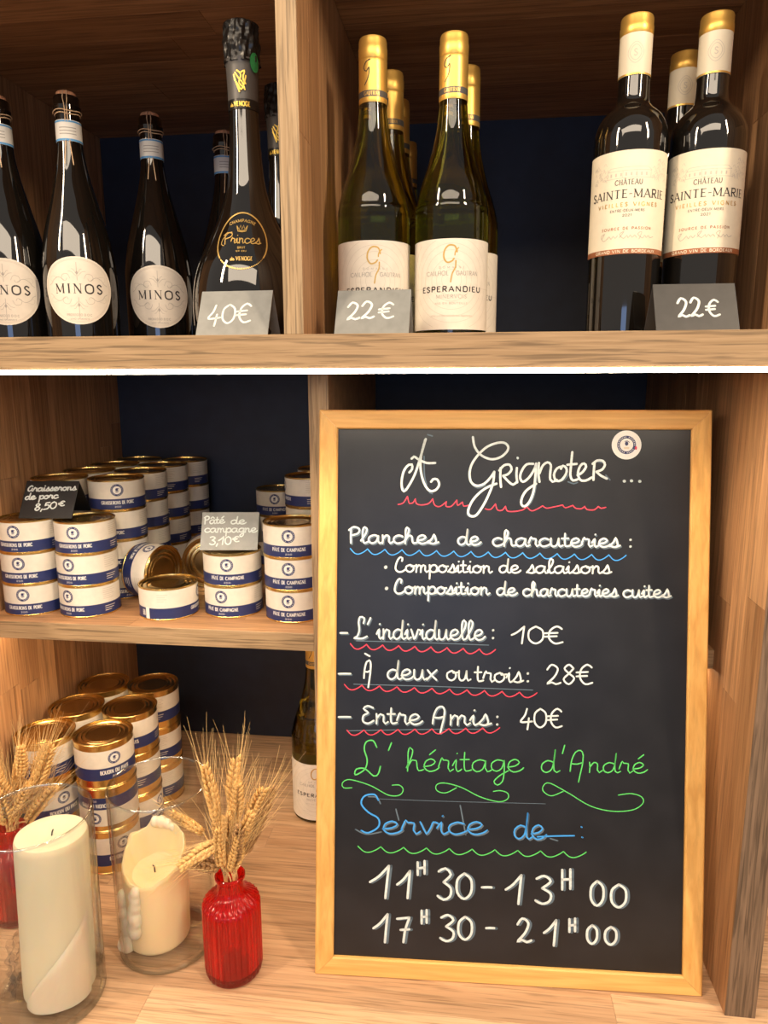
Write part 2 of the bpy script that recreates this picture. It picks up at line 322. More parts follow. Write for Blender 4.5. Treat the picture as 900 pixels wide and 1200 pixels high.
led_low = bpy.data.materials.new('led diffuser warm'); led_low.use_nodes = True
e_ = led_low.node_tree.nodes['Principled BSDF']; e_.inputs['Emission Color'].default_value = (1.0, .74, .46, 1); e_.inputs['Emission Strength'].default_value = 32.0
ink_green_seal = mat('green seal paper', (.02, .22, .06), .5); paper_cream = grainy(mat('cream label paper', (.80, .72, .55), .55), 120, .03); grey_dk = mat('charcoal label ink', (.12, .10, .09), .5)
plaster = grainy(mat('painted plaster', (.42, .38, .33), .8), 40, .05); floor_m = grainy(mat('shop floor', (.16, .14, .12), .5), 12, .15); alu = mat('light blocker metal', (.5, .5, .5), .4, 1.0); rim_glass = clear_glass('glass rim', (.93, .96, .94), (.62, .72, .67), .22, .6); wax_white = mat('pale dripped wax', (.82, .72, .55), .35, Subsurface_Weight=.5, Subsurface_Scale=.01)
film = clear_glass('plastic film', (.90, .88, .86), (.60, .58, .56))

# ---- handwriting of the blackboard: strokes and words in board metres
STROKES=[('white', 3.4, [(0.12559, 0.6396), (0.11919, 0.61702), (0.11276, 0.59705), (0.10295, 0.57968), (0.09895, 0.57964), (0.09773, 0.59029), (0.1005, 0.60251), (0.10598, 0.6092), (0.10974, 0.60966), (0.1098, 0.60412), (0.10674, 0.60033)], 'title'), ('white', 3.4, [(0.12493, 0.63872), (0.12027, 0.61924), (0.12, 0.60375), (0.12392, 0.58828), (0.13065, 0.57903), (0.13793, 0.57998), (0.14184, 0.58621), (0.13934, 0.59238), (0.13449, 0.59234), (0.13231, 0.58945)], 'title'), ('white', 3.4, [(0.10923, 0.61652), (0.11209, 0.61898), (0.11766, 0.61546), (0.12699, 0.61153), (0.13693, 0.61159)], 'title'), ('ghost', 2.6, [(0.12774, 0.64469), (0.13328, 0.64316)], 'title'), ('ghost', 2.6, [(0.10071, 0.58144), (0.10407, 0.57924)], 'title'), ('ghost', 2.6, [(0.12381, 0.61926), (0.12449, 0.59714), (0.12726, 0.58609)], 'title'), ('ghost', 2.6, [(0.13068, 0.57682), (0.13401, 0.57552)], 'title'), ('white', 3.4, [(0.18053, 0.64198), (0.18285, 0.63056), (0.19017, 0.62114), (0.20158, 0.61636), (0.21245, 0.61861), (0.21998, 0.62523), (0.22143, 0.63116), (0.21659, 0.63552), (0.20789, 0.63505), (0.19705, 0.63062), (0.18733, 0.62178), (0.1798, 0.61074), (0.17708, 0.59971), (0.17895, 0.58981), (0.18557, 0.58524), (0.19429, 0.58773), (0.20184, 0.59548), (0.20569, 0.60167)], 'title'), ('white', 3.4, [(0.20569, 0.60167), (0.20453, 0.58891), (0.19989, 0.57567), (0.1935, 0.5624), (0.18597, 0.5513), (0.18007, 0.54947), (0.17609, 0.55273), (0.1771, 0.56003), (0.18246, 0.57), (0.19111, 0.5789), (0.19979, 0.58447), (0.20847, 0.58784)], 'title'), ('ghost', 3.4, [(0.17776, 0.59751), (0.17962, 0.58827), (0.18669, 0.58304), (0.1954, 0.58598)], 'title'), ('ghost', 3.4, [(0.17647, 0.55781), (0.17523, 0.55118), (0.17833, 0.54901)], 'title'), ('white', 3.4, [(0.21304, 0.60611), (0.21273, 0.59556), (0.21375, 0.58415)], 'title'), ('white', 3.4, [(0.21155, 0.60324), (0.21692, 0.6092), (0.22343, 0.6099), (0.22567, 0.60443), (0.2214, 0.59892), (0.21598, 0.59712)], 'title'), ('white', 3.4, [(0.21598, 0.59712), (0.22259, 0.59015), (0.22763, 0.5869), (0.23129, 0.58956)], 'title'), ('white', 3.4, [(0.23173, 0.60623), (0.2314, 0.59789), (0.23237, 0.58957)], 'title'), ('white', 3.4, [(0.23245, 0.61806), (0.23267, 0.61762)], 'title'), ('white', 3.4, [(0.25051, 0.61116), (0.24295, 0.61046), (0.23762, 0.60341), (0.23556, 0.59529), (0.23887, 0.59028), (0.24531, 0.59471), (0.25168, 0.6046), (0.25375, 0.61161)], 'title'), ('white', 3.4, [(0.25375, 0.61161), (0.2529, 0.59367), (0.25094, 0.57832), (0.24675, 0.56733), (0.2414, 0.56179), (0.23747, 0.56395), (0.23803, 0.57163), (0.24333, 0.58045), (0.25405, 0.5882)], 'title'), ('ghost', 3, [(0.25489, 0.60681), (0.25444, 0.59149), (0.25247, 0.57724), (0.24828, 0.56625), (0.24251, 0.56027)], 'title'), ('white', 3.4, [(0.25698, 0.61229), (0.25649, 0.60026), (0.25791, 0.59042)], 'title'), ('white', 3.4, [(0.25778, 0.60027), (0.26134, 0.60904), (0.26668, 0.613), (0.2706, 0.61018), (0.27008, 0.60035), (0.27018, 0.59336), (0.27301, 0.59054), (0.27772, 0.59276)], 'title'), ('white', 3.4, [(0.28396, 0.60852), (0.27755, 0.60586), (0.27442, 0.5982), (0.27731, 0.59167), (0.2831, 0.5928), (0.28837, 0.60048), (0.28829, 0.60658), (0.28438, 0.60918), (0.28228, 0.60567)], 'title'), ('white', 3.4, [(0.2949, 0.62493), (0.2938, 0.61141), (0.29312, 0.59833), (0.296, 0.59225), (0.30134, 0.59359)], 'title'), ('white', 3.4, [(0.28952, 0.6103), (0.30002, 0.61145)], 'title'), ('white', 3.4, [(0.30127, 0.59839), (0.30658, 0.60169), (0.31077, 0.60825), (0.30858, 0.61194), (0.30434, 0.6093), (0.30167, 0.60057), (0.30456, 0.59296), (0.311, 0.59236), (0.31736, 0.59589)], 'title'), ('white', 3.4, [(0.32033, 0.61266), (0.31961, 0.60287), (0.31933, 0.59308)], 'title'), ('white', 3.4, [(0.31821, 0.61156), (0.32349, 0.6155), (0.3299, 0.61489), (0.33209, 0.61055), (0.32897, 0.6051), (0.32261, 0.60245)], 'title'), ('white', 3.4, [(0.32261, 0.60245), (0.32801, 0.59793), (0.33445, 0.59471)], 'title'), ('ghost', 2.6, [(0.29065, 0.59068), (0.29712, 0.58855), (0.30139, 0.59011)], 'title'), ('ghost', 2.6, [(0.33333, 0.59861), (0.33809, 0.59322)], 'title'), ('ghost', 2.6, [(0.28098, 0.5906), (0.28739, 0.59393), (0.29055, 0.59831)], 'title'), ('ghost', 2.6, [(0.32351, 0.6142), (0.33099, 0.61272)], 'title'), ('white', 4.2, [(0.35406, 0.59182), (0.35449, 0.59182)], 'title'), ('white', 4.2, [(0.36212, 0.59232), (0.36254, 0.59232)], 'title'), ('white', 4.2, [(0.37145, 0.59174), (0.37187, 0.59174)], 'title'), ('red', 1.9, [(0.09379, 0.56249), (0.09978, 0.56433), (0.10481, 0.57215)], 'title underline'), ('red', 1.9, [(0.10481, 0.57215), (0.10711, 0.56374), (0.11088, 0.56422), (0.11415, 0.56935)], 'title underline'), ('red', 1.9, [(0.11415, 0.56935), (0.11532, 0.56382), (0.12088, 0.5621), (0.12971, 0.56396), (0.13451, 0.56955)], 'title underline'), ('red', 1.9, [(0.13451, 0.56955), (0.1368, 0.56226), (0.143, 0.56056), (0.15065, 0.56638)], 'title underline'), ('red', 1.9, [(0.15065, 0.56638), (0.15005, 0.56107), (0.15622, 0.56091), (0.16273, 0.56827)], 'title underline'), ('red', 1.9, [(0.16273, 0.56827), (0.16368, 0.5621), (0.16935, 0.56613)], 'title underline'), ('red', 1.9, [(0.16935, 0.56613), (0.17072, 0.56128), (0.17598, 0.56222)], 'title underline'), ('red', 1.9, [(0.19573, 0.55846), (0.20186, 0.55764), (0.20767, 0.5643)], 'title underline'), ('red', 1.9, [(0.20767, 0.5643), (0.20993, 0.55729), (0.21539, 0.55691), (0.21925, 0.56178)], 'title underline'), ('red', 1.9, [(0.21925, 0.56178), (0.22149, 0.55609), (0.23063, 0.55575), (0.23929, 0.5576)], 'title underline'), ('red', 1.9, [(0.23929, 0.5576), (0.24401, 0.56116)], 'title underline'), ('red', 1.9, [(0.24401, 0.56116), (0.24905, 0.55661), (0.25552, 0.55865), (0.26195, 0.56266)], 'title underline'), ('red', 1.9, [(0.26195, 0.56266), (0.26631, 0.55986), (0.27491, 0.56148), (0.285, 0.56377)], 'title underline'), ('red', 1.9, [(0.285, 0.56377), (0.28784, 0.56052), (0.2964, 0.56345)], 'title underline'), ('red', 1.9, [(0.2964, 0.56345), (0.29966, 0.56021), (0.3061, 0.55962), (0.30992, 0.5625)], 'title underline'), ('red', 1.9, [(0.30992, 0.5625), (0.31254, 0.55882), (0.3211, 0.55869), (0.32532, 0.56266)], 'title underline'), ('red', 1.9, [(0.32532, 0.56266), (0.32855, 0.5603), (0.33387, 0.56166)], 'title underline'), ('blue', 1.9, [(0.03768, 0.50966), (0.04287, 0.50412), (0.04802, 0.50322), (0.05414, 0.50612), (0.05821, 0.50946)], 'blue wavy underline 646'), ('blue', 1.9, [(0.05821, 0.50946), (0.06339, 0.50392), (0.06851, 0.50303), (0.07462, 0.50593), (0.07867, 0.50926)], 'blue wavy underline 646'), ('blue', 1.9, [(0.07867, 0.50926), (0.08383, 0.50373), (0.08893, 0.50284), (0.09501, 0.50573), (0.09905, 0.50906)], 'blue wavy underline 646'), ('blue', 1.9, [(0.09905, 0.50906), (0.10419, 0.50354), (0.10928, 0.50266), (0.11534, 0.50554), (0.11936, 0.50886)], 'blue wavy underline 646'), ('blue', 1.9, [(0.11936, 0.50886), (0.12449, 0.50336), (0.12956, 0.50247), (0.13559, 0.50535), (0.1396, 0.50866)], 'blue wavy underline 646'), ('blue', 1.9, [(0.1396, 0.50866), (0.14471, 0.50317), (0.14976, 0.50228), (0.15578, 0.50516), (0.15977, 0.50847)], 'blue wavy underline 646'), ('blue', 1.9, [(0.15977, 0.50847), (0.16486, 0.50298), (0.1699, 0.5021), (0.17589, 0.50497), (0.17986, 0.50827)], 'blue wavy underline 646'), ('blue', 1.9, [(0.17986, 0.50827), (0.18494, 0.50279), (0.18996, 0.50191), (0.19593, 0.50478), (0.19989, 0.50807)], 'blue wavy underline 646'), ('blue', 1.9, [(0.19989, 0.50807), (0.20495, 0.50261), (0.20995, 0.50173), (0.2159, 0.50459), (0.21984, 0.50788)], 'blue wavy underline 646'), ('blue', 1.9, [(0.21984, 0.50788), (0.22489, 0.50242), (0.22987, 0.50154), (0.23579, 0.5044), (0.23972, 0.50768)], 'blue wavy underline 646'), ('blue', 1.9, [(0.23972, 0.50768), (0.24475, 0.50224), (0.24972, 0.50136), (0.25562, 0.50421), (0.25954, 0.50749)], 'blue wavy underline 646'), ('blue', 1.9, [(0.25954, 0.50749), (0.26455, 0.50205), (0.2695, 0.50118), (0.27538, 0.50402), (0.27928, 0.5073)], 'blue wavy underline 646'), ('blue', 1.9, [(0.27928, 0.5073), (0.28428, 0.50187), (0.28921, 0.50099), (0.29507, 0.50383), (0.29896, 0.5071)], 'blue wavy underline 646'), ('blue', 1.9, [(0.29896, 0.5071), (0.30394, 0.50168), (0.30885, 0.50081), (0.31469, 0.50365), (0.31856, 0.50691)], 'blue wavy underline 646'), ('blue', 1.9, [(0.31856, 0.50691), (0.32353, 0.5015), (0.32843, 0.50063), (0.33425, 0.50346), (0.3381, 0.50672)], 'blue wavy underline 646'), ('blue', 1.9, [(0.3381, 0.50672), (0.34305, 0.50132), (0.34793, 0.50045), (0.35373, 0.50328), (0.35757, 0.50653)], 'blue wavy underline 646'), ('red', 2, [(0.0387, 0.3965), (0.04357, 0.39117), (0.04839, 0.39028), (0.05413, 0.39302), (0.05795, 0.39619)], 'red wavy underline 758'), ('red', 2, [(0.05795, 0.39619), (0.0628, 0.39087), (0.06761, 0.38998), (0.07333, 0.39272), (0.07713, 0.39588)], 'red wavy underline 758'), ('red', 2, [(0.07713, 0.39588), (0.08197, 0.39056), (0.08676, 0.38968), (0.09246, 0.39241), (0.09625, 0.39557)], 'red wavy underline 758'), ('red', 2, [(0.09625, 0.39557), (0.10107, 0.39026), (0.10585, 0.38938), (0.11153, 0.39211), (0.1153, 0.39526)], 'red wavy underline 758'), ('red', 2, [(0.1153, 0.39526), (0.12011, 0.38996), (0.12487, 0.38909), (0.13054, 0.39181), (0.1343, 0.39496)], 'red wavy underline 758'), ('red', 2, [(0.1343, 0.39496), (0.13909, 0.38967), (0.14383, 0.38879), (0.14948, 0.39151), (0.15323, 0.39465)], 'red wavy underline 758'), ('red', 2, [(0.15323, 0.39465), (0.15801, 0.38937), (0.16273, 0.38849), (0.16836, 0.3912), (0.17209, 0.39434)], 'red wavy underline 758'), ('red', 2, [(0.17209, 0.39434), (0.17686, 0.38907), (0.18157, 0.3882), (0.18718, 0.39091), (0.1909, 0.39404)], 'red wavy underline 758'), ('red', 2, [(0.1909, 0.39404), (0.19565, 0.38878), (0.20035, 0.3879), (0.20593, 0.39061), (0.20964, 0.39374)], 'red wavy underline 758'), ('red', 2, [(0.03203, 0.34772), (0.03732, 0.34237), (0.04257, 0.34148), (0.04882, 0.34423), (0.05297, 0.3474)], 'red wavy underline 806'), ('red', 2, [(0.05297, 0.3474), (0.05825, 0.34206), (0.06348, 0.34118), (0.06971, 0.34392), (0.07384, 0.34709)], 'red wavy underline 806'), ('red', 2, [(0.07384, 0.34709), (0.0791, 0.34176), (0.08431, 0.34088), (0.09052, 0.34361), (0.09464, 0.34677)], 'red wavy underline 806'), ('red', 2, [(0.09464, 0.34677), (0.09988, 0.34146), (0.10507, 0.34057), (0.11125, 0.3433), (0.11536, 0.34646)], 'red wavy underline 806'), ('red', 2, [(0.11536, 0.34646), (0.12058, 0.34115), (0.12575, 0.34027), (0.13191, 0.343), (0.136, 0.34615)], 'red wavy underline 806'), ('red', 2, [(0.136, 0.34615), (0.14121, 0.34085), (0.14636, 0.33997), (0.1525, 0.34269), (0.15657, 0.34584)], 'red wavy underline 806'), ('red', 2, [(0.15657, 0.34584), (0.16176, 0.34055), (0.1669, 0.33967), (0.17301, 0.34239), (0.17707, 0.34553)], 'red wavy underline 806'), ('red', 2, [(0.17707, 0.34553), (0.18224, 0.34025), (0.18736, 0.33938), (0.19345, 0.34209), (0.19749, 0.34522)], 'red wavy underline 806'), ('red', 2, [(0.19749, 0.34522), (0.20265, 0.33995), (0.20775, 0.33908), (0.21382, 0.34179), (0.21784, 0.34492)], 'red wavy underline 806'), ('red', 2, [(0.21784, 0.34492), (0.22298, 0.33966), (0.22806, 0.33879), (0.23411, 0.34149), (0.23812, 0.34461)], 'red wavy underline 806'), ('red', 2, [(0.23812, 0.34461), (0.24324, 0.33936), (0.24831, 0.33849), (0.25433, 0.34119), (0.25832, 0.34431)], 'red wavy underline 806'), ('red', 2, [(0.03557, 0.29303), (0.0407, 0.288), (0.04578, 0.28745), (0.05184, 0.2906), (0.05587, 0.29405)], 'red wavy underline 860'), ('red', 2, [(0.05587, 0.29405), (0.06098, 0.28903), (0.06605, 0.28848), (0.07208, 0.29162), (0.07609, 0.29506)], 'red wavy underline 860'), ('red', 2, [(0.07609, 0.29506), (0.08119, 0.29006), (0.08624, 0.28951), (0.09225, 0.29264), (0.09625, 0.29608)], 'red wavy underline 860'), ('red', 2, [(0.09625, 0.29608), (0.10133, 0.29108), (0.10636, 0.29053), (0.11235, 0.29366), (0.11633, 0.29709)], 'red wavy underline 860'), ('red', 2, [(0.11633, 0.29709), (0.12139, 0.2921), (0.12641, 0.29155), (0.13238, 0.29467), (0.13634, 0.2981)], 'red wavy underline 860'), ('red', 2, [(0.13634, 0.2981), (0.14139, 0.29312), (0.14639, 0.29256), (0.15233, 0.29568), (0.15628, 0.2991)], 'red wavy underline 860'), ('red', 2, [(0.15628, 0.2991), (0.16131, 0.29413), (0.16629, 0.29358), (0.17222, 0.29669), (0.17615, 0.3001)], 'red wavy underline 860'), ('red', 2, [(0.17615, 0.3001), (0.18117, 0.29514), (0.18613, 0.29459), (0.19204, 0.29769), (0.19595, 0.3011)], 'red wavy underline 860'), ('red', 2, [(0.19595, 0.3011), (0.20095, 0.29614), (0.2059, 0.29559), (0.21178, 0.29869), (0.21568, 0.30209)], 'red wavy underline 860'), ('green', 2, [(0.05005, 0.15451), (0.05694, 0.14869), (0.06378, 0.14791), (0.07193, 0.15128), (0.07735, 0.15505)], 'green wavy underline 997'), ('green', 2, [(0.07735, 0.15505), (0.08421, 0.14924), (0.09102, 0.14846), (0.09913, 0.15183), (0.10452, 0.15559)], 'green wavy underline 997'), ('green', 2, [(0.10452, 0.15559), (0.11135, 0.14979), (0.11812, 0.14901), (0.1262, 0.15237), (0.13156, 0.15612)], 'green wavy underline 997'), ('green', 2, [(0.13156, 0.15612), (0.13836, 0.15034), (0.1451, 0.14956), (0.15314, 0.15291), (0.15847, 0.15665)], 'green wavy underline 997'), ('green', 2, [(0.15847, 0.15665), (0.16525, 0.15088), (0.17196, 0.15011), (0.17995, 0.15345), (0.18526, 0.15718)], 'green wavy underline 997'), ('green', 2, [(0.18526, 0.15718), (0.192, 0.15142), (0.19869, 0.15065), (0.20664, 0.15399), (0.21192, 0.15771)], 'green wavy underline 997'), ('green', 2, [(0.21192, 0.15771), (0.21864, 0.15197), (0.22529, 0.1512), (0.2332, 0.15452), (0.23845, 0.15823)], 'green wavy underline 997'), ('green', 2, [(0.23845, 0.15823), (0.24514, 0.1525), (0.25176, 0.15174), (0.25964, 0.15505), (0.26487, 0.15876)], 'green wavy underline 997'), ('green', 2, [(0.26487, 0.15876), (0.27153, 0.15304), (0.27812, 0.15227), (0.28595, 0.15558), (0.29115, 0.15928)], 'green wavy underline 997'), ('green', 2, [(0.29115, 0.15928), (0.29779, 0.15357), (0.30435, 0.15281), (0.31215, 0.1561), (0.31732, 0.15979)], 'green wavy underline 997'), ('ghost', 1.6, [(0.04577, 0.39991), (0.12426, 0.39981), (0.20169, 0.39872)], 'wiped underline 752'), ('ghost', 1.6, [(0.0432, 0.34824), (0.14926, 0.34829), (0.2534, 0.34734)], 'wiped underline 803'), ('ghost', 1.6, [(0.03557, 0.29221), (0.11734, 0.29648), (0.19795, 0.29969)], 'wiped underline 858'), ('ghost', 1.0, [(0.07082, 0.21226), (0.15126, 0.21252), (0.26981, 0.2144)], 'wiped line'), ('green', 2.6, [(0.07138, 0.27384), (0.06692, 0.28158), (0.05904, 0.27999), (0.05648, 0.27111), (0.06012, 0.25805), (0.05715, 0.24694), (0.04621, 0.23992), (0.04703, 0.24656), (0.05714, 0.24782), (0.0682, 0.23944), (0.07343, 0.24228), (0.07598, 0.25116)], 'heritage'), ('green', 2.6, [(0.08882, 0.27972), (0.08541, 0.27083)], 'heritage'), ('green', 1.9, [(0.04195, 0.22432), (0.03224, 0.22393), (0.03043, 0.22916), (0.03657, 0.23381), (0.04848, 0.23251), (0.06612, 0.22704), (0.08594, 0.21728), (0.09905, 0.21781), (0.10334, 0.22456), (0.09893, 0.22965), (0.0902, 0.22931)], 'scroll 0'), ('green', 1.9, [(0.16619, 0.22925), (0.15331, 0.22262), (0.14333, 0.22485), (0.14239, 0.23137), (0.15102, 0.23433), (0.17049, 0.23029), (0.19428, 0.21948), (0.21577, 0.21471), (0.22598, 0.2186), (0.2259, 0.22511), (0.21774, 0.22782), (0.2092, 0.22661)], 'scroll 1'), ('green', 1.9, [(0.28993, 0.22985), (0.27606, 0.22411), (0.26667, 0.22978), (0.26785, 0.23675), (0.27502, 0.23876), (0.29628, 0.22795), (0.32172, 0.2139), (0.34693, 0.20894), (0.36983, 0.21162), (0.38093, 0.2198), (0.37916, 0.227), (0.36747, 0.23039), (0.35291, 0.22808)], 'scroll 2'), ('blue', 3.2, [(0.07374, 0.21086), (0.06929, 0.21728), (0.05745, 0.21504), (0.05357, 0.20562), (0.06202, 0.19583), (0.07395, 0.18885), (0.07405, 0.17872), (0.06226, 0.17115), (0.05387, 0.17342)], 'service'), ('ghost', 2.6, [(0.07641, 0.20657), (0.07195, 0.21387), (0.06185, 0.21434)], 'service'), ('ghost', 2.6, [(0.04681, 0.17444), (0.06007, 0.16929), (0.07761, 0.17271)], 'service'), ('ghost', 2.6, [(0.09485, 0.20074), (0.09848, 0.18771)], 'service'), ('ghost', 2.6, [(0.17075, 0.20829), (0.17761, 0.17365)], 'service'), ('ghost', 2.6, [(0.27589, 0.17371), (0.28438, 0.1715)], 'service'), ('blue', 2.8, [(0.26102, 0.17521), (0.28008, 0.17693), (0.30329, 0.1784)], 'service'), ('blue', 2.8, [(0.31115, 0.18911), (0.31199, 0.18872)], 'service'), ('blue', 2.8, [(0.31216, 0.17707), (0.313, 0.17668)], 'service')]
WORDS=[('Planches', 'white', 2.6, (0.03661, 0.51625), (0.14094, 0.51673), 0.00956, 1, 'planches'), ('de', 'white', 2.6, (0.16377, 0.51606), (0.19044, 0.51594), 0.00945, 1, 'planches'), ('charcuteries', 'white', 2.6, (0.20423, 0.51515), (0.34977, 0.51578), 0.00942, 1, 'planches'), (':', 'white', 2.6, (0.3603, 0.51544), (0.36413, 0.5155), 0.00929, 0, 'planches'), ('.', 'white', 2.6, (0.07828, 0.48522), (0.08129, 0.48527), 0.00904, 0, 'salaisons'), ('Composition', 'white', 2.6, (0.09035, 0.48291), (0.20461, 0.48338), 0.00853, 0, 'salaisons'), ('de', 'white', 2.6, (0.21247, 0.48401), (0.23697, 0.48394), 0.00844, 0, 'salaisons'), ('salaisons', 'white', 2.6, (0.24479, 0.48407), (0.34063, 0.48523), 0.00841, 0, 'salaisons'), ('.', 'white', 2.6, (0.07953, 0.46012), (0.08254, 0.46018), 0.00904, 0, 'cuites'), ('Composition', 'white', 2.6, (0.08961, 0.4573), (0.20197, 0.45798), 0.00853, 1, 'cuites'), ('de', 'white', 2.6, (0.20984, 0.45764), (0.23339, 0.4576), 0.00844, 1, 'cuites'), ('charcuteries', 'white', 2.6, (0.24025, 0.45724), (0.34871, 0.45839), 0.00842, 1, 'cuites'), ('cuites', 'white', 2.6, (0.35446, 0.45801), (0.40785, 0.45877), 0.00834, 1, 'cuites'), ('-', 'white', 2.6, (0.02646, 0.40248), (0.0356, 0.4027), 0.00809, 1, 'individuelle'), ("L'", 'white', 2.6, (0.04169, 0.40285), (0.06495, 0.40341), 0.01212, 1, 'individuelle'), ('individuelle', 'white', 2.6, (0.07, 0.40302), (0.19669, 0.40458), 0.01159, 1, 'individuelle'), (':', 'white', 2.6, (0.20457, 0.40577), (0.2085, 0.40586), 0.01095, 0, 'individuelle'), ('10€', 'white', 2.6, (0.22822, 0.40137), (0.28773, 0.40283), 0.00994, 0, 'individuelle'), ('-', 'white', 2.6, (0.02485, 0.3538), (0.0401, 0.35423), 0.00811, 1, 'deux'), ('A', 'white', 2.6, (0.0553, 0.35466), (0.06642, 0.35498), 0.01213, 0, 'deux'), ('`', 'white', 2.6, (0.0553, 0.35466), (0.06642, 0.35498), 0.01213, 0, 'deux'), ('deux', 'white', 2.6, (0.08256, 0.35543), (0.1427, 0.35613), 0.0116, 1, 'deux'), ('ou', 'white', 2.6, (0.15266, 0.35591), (0.18046, 0.3562), 0.01153, 0, 'deux'), ('trois', 'white', 2.6, (0.18641, 0.35537), (0.24154, 0.35595), 0.011, 0, 'deux'), (':', 'white', 2.6, (0.24545, 0.35607), (0.24937, 0.35618), 0.01093, 0, 'deux'), ('28€', 'white', 2.6, (0.26795, 0.35473), (0.32228, 0.35629), 0.01141, 0, 'deux'), ('-', 'white', 2.6, (0.02531, 0.30203), (0.04056, 0.30253), 0.00813, 1, 'amis'), ('Entre', 'white', 2.6, (0.05275, 0.30192), (0.12429, 0.30276), 0.01165, 1, 'amis'), ('Amis', 'white', 2.6, (0.13728, 0.30319), (0.2048, 0.30443), 0.01157, 1, 'amis'), (':', 'white', 2.6, (0.21073, 0.30412), (0.21467, 0.30425), 0.011, 0, 'amis'), ('40€', 'white', 2.6, (0.23927, 0.30308), (0.2881, 0.30471), 0.01096, 0, 'amis'), ('héritage', 'green', 2.4, (0.1058, 0.24658), (0.24288, 0.25079), 0.01416, 0, 'heritage'), ('d', 'green', 2.4, (0.26346, 0.25107), (0.28395, 0.25185), 0.01396, 0, 'heritage'), ("'", 'green', 2.4, (0.28784, 0.252), (0.29271, 0.25219), 0.01591, 0, 'heritage'), ('A', 'green', 2.4, (0.29757, 0.25237), (0.31794, 0.25315), 0.01391, 0, 'heritage'), ('ndré', 'green', 2.4, (0.31794, 0.25315), (0.38436, 0.25469), 0.0119, 0, 'heritage'), ('ervice', 'blue', 3, (0.07831, 0.17091), (0.20141, 0.17539), 0.01423, 1, 'service'), ('de', 'blue', 3, (0.23306, 0.17178), (0.27036, 0.17246), 0.01604, 1, 'service'), ('1', 'white', 3.5, (0.06485, 0.09283), (0.09322, 0.09428), 0.01938, 2, 'opening'), ('1', 'white', 3.5, (0.09726, 0.09449), (0.11642, 0.09547), 0.01628, 2, 'opening'), ('H', 'white', 3.5, (0.12015, 0.12309), (0.13118, 0.12565), 0.0076, 2, 'opening'), ('3', 'white', 3.5, (0.14454, 0.0959), (0.16354, 0.09688), 0.01824, 2, 'opening'), ('0', 'white', 3.5, (0.16653, 0.09703), (0.18744, 0.09811), 0.01517, 2, 'opening'), ('-', 'white', 3.5, (0.19732, 0.10265), (0.20921, 0.10326), 0.0121, 2, 'opening'), ('1', 'white', 3.5, (0.22516, 0.09401), (0.24782, 0.09518), 0.0171, 2, 'opening'), ('3', 'white', 3.5, (0.25861, 0.09675), (0.28017, 0.09787), 0.01605, 2, 'opening'), ('H', 'white', 3.5, (0.28874, 0.11433), (0.3014, 0.11596), 0.01149, 2, 'opening'), ('0', 'white', 3.5, (0.32209, 0.09705), (0.33953, 0.09796), 0.01446, 2, 'opening'), ('0', 'white', 3.5, (0.34536, 0.09627), (0.36562, 0.09733), 0.01343, 2, 'opening'), ('1', 'white', 3.5, (0.06942, 0.03993), (0.09071, 0.04112), 0.01686, 2, 'evening'), ('7', 'white', 3.5, (0.09678, 0.04146), (0.11394, 0.04242), 0.01479, 2, 'evening'), ('H', 'white', 3.5, (0.12579, 0.06547), (0.13382, 0.06692), 0.00762, 2, 'evening'), ('3', 'white', 3.5, (0.14809, 0.04637), (0.16709, 0.04743), 0.01522, 2, 'evening'), ('0', 'white', 3.5, (0.16908, 0.04855), (0.18801, 0.04961), 0.01368, 2, 'evening'), ('-', 'white', 3.5, (0.20286, 0.05448), (0.21277, 0.05503), 0.01211, 2, 'evening'), ('2', 'white', 3.5, (0.23756, 0.04935), (0.25627, 0.05039), 0.01409, 2, 'evening'), ('1', 'white', 3.5, (0.27006, 0.04715), (0.28768, 0.04814), 0.01506, 2, 'evening'), ('H', 'white', 3.5, (0.2982, 0.06477), (0.30696, 0.06625), 0.0075, 2, 'evening'), ('0', 'white', 3.5, (0.31884, 0.0519), (0.33243, 0.05266), 0.01099, 2, 'evening'), ('0', 'white', 3.5, (0.33923, 0.05204), (0.3547, 0.05291), 0.01048, 2, 'evening')]
# ---------------------------------------------------------------- measured planes (metres from the eye)
ZT, ZTB, ZC = .0396, .0069, .4083        # top shelf: top, underside; ceiling of the upper bays
XL, YB = -.6523, 1.2684                  # inner face of the left side, face of the back board
YF = .68145                              # front of the top shelf
YM, ZM, ZMB = .8446, -.3226, -.3461      # recessed middle shelf
X1, X1R = -.179, -.1599                  # upper divider
X2, X2R = -.1945, -.1701                 # lower divider
ZW = -.7017                              # worktop
X3, Y3, X3R = .2932, .7149, .3257        # right side panel
rs = random.Random(3)
def W(z): return z+H0
unit = empty('shelving_unit', 0, YB, ZW-.04, 0, 'oak shelving unit with dark blue back and light strips, holding all the bottles and tins', 'shelves')
def part(name, mb, parent=unit, **k):
    o = put(name, mb, None, **k); o.parent = parent
    o.matrix_parent_inverse = Matrix.Translation(-parent.location) if parent is unit else Matrix.Identity(4); return o
def slab(name, x0, x1, y0, y1, z0, z1, m, bevel=.0004):
    mb = MB(); box(mb, x0, x1, y0, y1, W(z0), W(z1), m); return part(name, mb, smooth=False, bevel=bevel)
